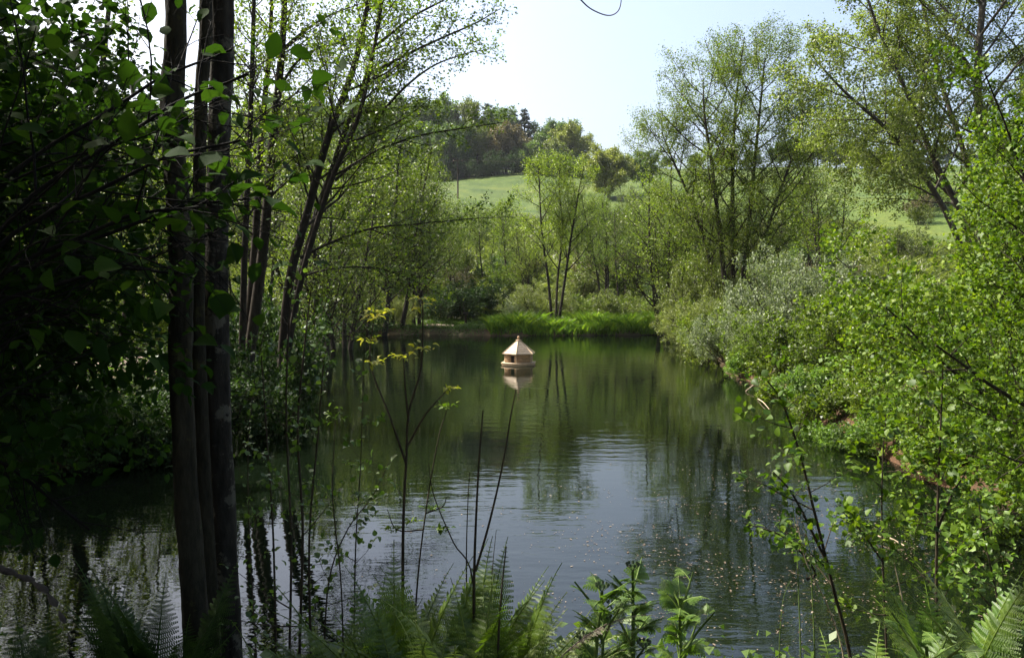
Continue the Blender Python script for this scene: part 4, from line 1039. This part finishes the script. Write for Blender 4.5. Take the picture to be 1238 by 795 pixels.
# ------------------------------------------------------------------ ferns
def frond_mesh(seed, L=.8, npin=24, width=.15, arch=.5, curl=.0, lob=10, t0=.0):
    rng = np.random.default_rng(seed); pts = []; th = R(84); p = np.array([0., 0., 0.]); n = 22
    for i in range(n + 1):
        pts.append(p.copy()); t = i / n
        th -= arch * (0.5 + t) * R(90) / n + (curl * R(240) / n * max(0, (t - .8) * 5) ** 2)
        p = p + np.array([math.cos(th), 0, math.sin(th)]) * L / n
    pts = np.array(pts)
    Vs, Fs = [], []; c = 0; at = []
    for i in range(npin):
        t = .16 + t0 + (.83 - t0) * i / npin; k = t * n; k0 = int(k); f = k - k0
        P = pts[k0] * (1 - f) + pts[min(k0 + 1, n)] * f; T = pts[min(k0 + 1, n)] - pts[k0]; T /= np.linalg.norm(T)
        Nn = np.array([-T[2], 0, T[0]])
        w = width * (1.15 * (1.05 - t) if t0 else math.sin(math.pi * min(1, (.22 + .80 * (t - .1)) )) ** .8) * (1 - .25 * t) * (1 if t < .75 else (1 - t) / .25 * .85 + .15)
        for sd in (-1, 1):
            ax = np.array([0, sd, 0]) * .93 + T * .30 + Nn * (-.12 + rng.normal(0, .07)); ax += rng.normal(0, .04, 3); ax /= np.linalg.norm(ax)
            pw = np.cross(ax, Nn); pw /= np.linalg.norm(pw)
            cc = rng.uniform(.2, .8)
            for j in range(lob):
                u = (j + .3) / lob; q = P + ax * w * u - Nn * w * .18 * u * u
                ll = w * (.34 if t0 else .24) * (1 - u * .8); ww = w / lob * .60
                for s2 in (-1, 1):
                    e = q + pw * s2 * ll + ax * ll * .35 - Nn * ll * .15
                    Vs += [q - ax * ww * .7, q + ax * ww * .7, e + ax * ww * .45, e - ax * ww * .45]
                    Fs += [c, c + 1, c + 2, c + 3]; c += 4; at.append(cc + rng.uniform(-.1, .1))
    b = MB(); b.add_np(np.array(Vs), Fs, [4] * len(at), at)
    v, f_, z = tube_np(pts, np.linspace(.006, .0015, n + 1), 4); b.add_np(v, f_, z, [.95] * len(z))
    return b.mesh('frond', None, False, True)
FR = [frond_mesh(1, .85, 32, .115, .35), frond_mesh(2, .8, 30, .11, .6), frond_mesh(3, .9, 34, .12, .2, .6), frond_mesh(4, .7, 28, .115, .8), frond_mesh(5, .8, 32, .075, .6, .5), frond_mesh(6, .85, 32, .105, .5, .9)]
rf = random.Random(9)
def fern(px, Y, topy, n, label, leaf, seed, kinds=(0, 1, 2, 3, 5), aim=None, tilt=22, L=.85, group='ferns on the near bank'):
    x = (px - CX) / FPX * Y; tz = W(px, topy, Y).z
    base = Vector((x, Y, tz - L * .93))
    r = random.Random(seed)
    o = empty('fern', base); tag(o, label, 'fern', group)
    n = int(n * 1.5)
    for k in range(n):
        f = link('frond', FR[r.choice(kinds)], o, M[leaf if not isinstance(leaf, tuple) else leaf[k % len(leaf)]])
        a = r.uniform(0, 6.28) if aim is None else R(aim + r.uniform(-45, 45))
        f.rotation_euler = (r.uniform(-.1, .1), R(r.uniform(0, tilt)), a)
        s = L / .85 * r.uniform(.75, 1.05); f.scale = (s, s, s)
    # rootstock reaching the soil
    b = MB(); zb = gz(x, Y) - base.z
    b.tube([(0, 0, min(zb, 0) - .05), (0, 0, .03)], [.05, .03], 7); b.build('rootstock', M['bark'], o)
    return o
fern(430, 3.2, 705, 8, 'feathery fern at the far left of the centre clump beside the thin shoots', 'fern_leaf', 31)
fern(535, 2.75, 700, 8, 'sunlit fern between the two tall ferns of the centre clump', ('fern_leaf', 'fern_pale'), 32)
fern(622, 2.95, 700, 6, 'bright fern leaning over the water behind the pale curling one', 'fern_pale', 33, (1, 3, 5), 0, 30)
fern(448, 3.1, 700, 9, 'dark fern at the left end of the centre clump', 'fern_leaf', 1)
fern(480, 2.9, 685, 9, 'tall dark fern below the yellow-tipped shoot', 'fern_leaf', 2)
fern(520, 3.0, 700, 9, 'dense shaded fern in the middle of the centre clump', 'fern_leaf', 3)
fern(556, 3.0, 678, 9, 'tall fern at the foot of the bare upright stem', 'fern_leaf', 4)
fern(590, 2.8, 700, 9, 'mid-green fern behind the short bare stick', ('fern_leaf', 'fern_leaf', 'fern_pale'), 5)
fern(604, 2.9, 672, 8, 'sunlit pale fern with fronds arching over the water', 'fern_pale', 6, (1, 3, 4), 0, 34)
fern(640, 2.7, 735, 6, 'pale curling fern at the right end of the centre clump', 'fern_pale', 7, (4, 1), 10, 40)
fern(500, 2.5, 745, 8, 'low dark fern closest to the bottom edge', 'fern_leaf', 8)
fern(560, 2.5, 750, 8, 'low fern beneath the bare stick', ('fern_leaf', 'fern_pale', 'fern_leaf'), 9)
fern(690, 2.6, 745, 2, 'single pale frond rising beside the umbel plants', 'fern_pale', 10, (4,), 20, 12)
fern(205, 3.2, 690, 6, 'shaded fern silhouetted against the water left of the trunks', 'dark_leaf', 11, (0, 2), None, 12)
fern(168, 3.0, 700, 6, 'shaded fern second from the foreground trunks', 'dark_leaf', 12, (0, 2), None, 12)
fern(112, 3.1, 728, 6, 'small dark fern at lower left', 'dark_leaf', 13, (0, 1, 2))
fern(40, 3.0, 745, 6, 'dark fern in the bottom left corner', 'dark_leaf', 14)
fern(1160, 2.9, 680, 9, 'sunlit fern with upright golden-green frond at lower right', ('fern_leaf', 'grass_leaf'), 15, (0, 1, 2), None, 18)
fern(1055, 2.7, 735, 8, 'fern in front of the slanting sapling', 'grass_leaf', 16, (0, 1, 2))
fern(1100, 2.8, 755, 7, 'low fern between the two right-hand ferns', 'fern_leaf', 17)
fern(1262, 2.7, 690, 7, 'pale fern frond reaching in at the bottom right corner', 'fern_pale', 18, (0, 1), 180, 30)
fern(345, 3.6, 740, 6, 'dim fern at the foot of the thin shoots', 'fern_leaf', 19)
fern(400, 3.3, 740, 6, 'dim fern between thin shoots and centre clump', 'fern_leaf', 20)
# brown dead frond
fd = empty('dead_frond', W(672, 800, 2.7)); tag(fd, 'brown withered fern frond curling at the bottom right of the centre ferns', 'frond')
f = link('frond', FR[4], fd, M['dead']); f.rotation_euler = (0, R(40), R(10)); f.scale = (.5, .35, .5)

# ------------------------------------------------------------------ umbel plants (water dropwort)
UL = [frond_mesh(20 + i, .2, 10, .12, .15 + .25 * i, 0, 6, .26) for i in range(3)]
def umbel(px, Y, topy, seed, label, hN=5, umb=True):
    r = random.Random(seed); rng = np.random.default_rng(seed)
    top = W(px, topy, Y); x = top.x; g0 = gz(x, Y); base = Vector((x, Y, g0)); H = top.z - g0
    o = empty('umbel_plant', base); tag(o, label, 'plant', 'feathery umbel plants on the near bank')
    st = MB(); Ps = []; Ds = []
    def feather(p, d, L):
        d = d.normalized()
        f = link('leaf', UL[r.randrange(len(UL))], o, M['herb_leaf'])
        f.location = p; f.rotation_euler = (r.uniform(-.5, .5), R(90) - math.asin(max(-1, min(1, d.z))) - R(25), math.atan2(d.y, d.x))
        f.scale = (L / .2,) * 3
    nb = r.randint(4, 6)
    pts = [Vector((0, 0, -.05)), Vector((r.uniform(-.03, .03), 0, H * .5)), Vector((0, 0, H))]
    q = smooth_path(pts, 5); st.tube(q, list(np.linspace(.011, .005, len(q))), 7)
    heads = [q[-1]]
    for k in range(nb):
        t = .45 + .5 * k / nb; p = Vector((0, 0, H * t)); a = r.uniform(0, 6.28); L = r.uniform(.14, .24)
        d = Vector((math.cos(a), math.sin(a), 1.3)).normalized(); e = p + d * L
        st.tube([p, p + d * L * .5 + Vector((0, 0, .01)), e], [.006, .005, .003], 5); heads.append(e)
        feather(e - d * .04, Vector((math.cos(a + 1), math.sin(a + 1), .4)), r.uniform(.07, .11))
    for k in range(hN * 3 + 4):
        p = Vector((0, 0, H * r.uniform(.5, .97))); a = r.uniform(0, 6.28)
        feather(p, Vector((math.cos(a), math.sin(a), r.uniform(.3, .9))), r.uniform(.10, .16))
    st.build('stem', M['green_stem'], o, True)
    if umb:
        for h in heads[:3]:
            fl = MB()
            for k in range(9):
                a = 6.28 * k / 9; e = h + Vector((math.cos(a) * .022, math.sin(a) * .022, .022))
                fl.tube([h, e], [.0012, .001], 3); fl.tube([e, e + Vector((0, 0, .006)), e + Vector((0, 0, .011))], [.005, .006, .001], 5)
            fl.build('flower_head', M['silver_leaf'], o)
    return o
umbel(765, 2.9, 690, 1, 'tallest umbel plant with a budding flower head over the water', 6)
umbel(728, 2.8, 715, 2, 'umbel plant next to the curling pale ferns')
umbel(822, 3.0, 722, 3, 'leafy umbel plant right of the tallest one', 6, False)
#umbel(862, 2.9, 752, 4, 'shorter umbel plant with spreading leaves toward open water', 5, False)
#umbel(795, 2.7, 765, 5, 'low umbel plant at the bottom edge', 5, False)
umbel(1120, 2.5, 780, 6, 'blue-green umbel leaves under the right-hand ferns', 5, False)

# ------------------------------------------------------------------ drifting debris on the water
rng = np.random.default_rng(77)
n = 5200; x = rng.normal(2.4, 1.6, n); y = rng.gamma(3.0, 1.1, n) + 5.0
x = x + (y - 7) * .12
ok = (pond_sdf(x, y) < -.05) & (np.sin(x * 2.2 + y * 3.1 + np.sin(y * 2)) + rng.normal(0, .8, n) > .2); x, y = x[ok], y[ok]; m_ = len(x)
a = rng.uniform(0, 6.28, m_); s = rng.gamma(2, .0032, m_) + .003
u = np.stack([np.cos(a), np.sin(a), 0 * a], 1) * s[:, None]; w_ = np.stack([-np.sin(a), np.cos(a), 0 * a], 1) * (s * .45)[:, None]
P = np.stack([x, y, np.full(m_, .004)], 1)
Vv = np.stack([P - u, P + w_ + [0, 0, .003], P + u, P - w_ + [0, 0, .002]], 1)
tag(link('floating_debris', mesh_np('floating_debris', Vv.reshape(-1, 3), np.arange(4 * m_), np.full(m_, 4), rng.uniform(0, 1, m_)), None, M['dead']), 'scattered catkins and dead leaf bits floating on the near water', 'debris', None, 'stuff')
# pale twigs lying on the clay bank
for k, (a_, b__, lab) in enumerate(((G(903, 19.6, .03), G(942, 20.6, .35), 'pale dead twig slanting across the clay bank'), (G(918, 18.2, .10), G(932, 16.6, .05), 'shorter pale twig dipping into the water off the clay bank'), (G(1062, 8.0, .0) * 1, G(1100, 7.7, .0) * 1, 'pale broken stick lying in the shallow water at right'))):
    a_.z = max(a_.z, .02); b__.z = max(b__.z, .02); g = MB(); m1 = a_.lerp(b__, .5) + Vector((0, 0, .03)); g.tube(smooth_path([a_, m1, b__], 4), [.014 - .001 * i for i in range(9)], 6)
    tag(g.build('dead_twig', M['twig_pale'], None, True), lab, 'twig')

# ------------------------------------------------------------------ haze
hm, nt, out = new_mat('haze_air')
pv = nt.nodes.new('ShaderNodeVolumePrincipled')
pv.inputs['Color'].default_value = (0.86, 0.92, 1.0, 1)
pv.inputs['Density'].default_value = 0.0001
pv.inputs['Anisotropy'].default_value = 0.35
nt.links.new(pv.outputs[0], out.inputs['Volume'])
b = MB(); b.box(0, 300, 33, 1900, 1300, 78)
hz = b.build('haze', hm); tag(hz, 'thin pale spring haze softening the distant hilltop wood', None, None, 'stuff')

# ------------------------------------------------------------------ labels that count along the picture
ORD = 'leftmost second third fourth fifth sixth seventh eighth ninth tenth eleventh twelfth thirteenth fourteenth fifteenth sixteenth seventeenth eighteenth nineteenth twentieth'.split()
def number(group, text):
    L = [o for o in COL.objects if o.get('group') == group and not o.parent]
    L.sort(key=lambda o: o.location.x / o.location.y)
    if len(L) > 20: return
    for i, o in enumerate(L):
        o['label'] = text % (ORD[i] + ('' if i == 0 else ' from the left'))
number('slender trees beyond the far bank', 'slender thin-leaved tree on the slope beyond the far bank, %s')
number('slender trees behind the leaning alders', 'slender young tree behind the dark leaning alders, %s of its row')
number('slender trees on the right slope', 'slim pale young tree on the slope right of the tall alder, %s')
number('trees lining the far right field', 'small dark skyline tree beyond the right-hand field, %s')
number('low shrubs at the left water edge', 'low shaded shrub at the left water edge below the path, %s')
number('small shrubs on the right bank', 'small yellow-green shrub hiding the clay of the right bank, %s')
number('bushes overhanging the right-hand water edge', 'leafy bush overhanging the right-hand water edge, %s')
number('brambles on the right bank', 'low leafy bramble clump along the right-hand clay bank, %s')
number('bushes edging the hilltop wood', 'dark bush along the foot of the hilltop wood, %s')
number('thin shoots right of the foreground trunks', 'thin dark sparse-leaved shoot right of the foreground trunks, %s')
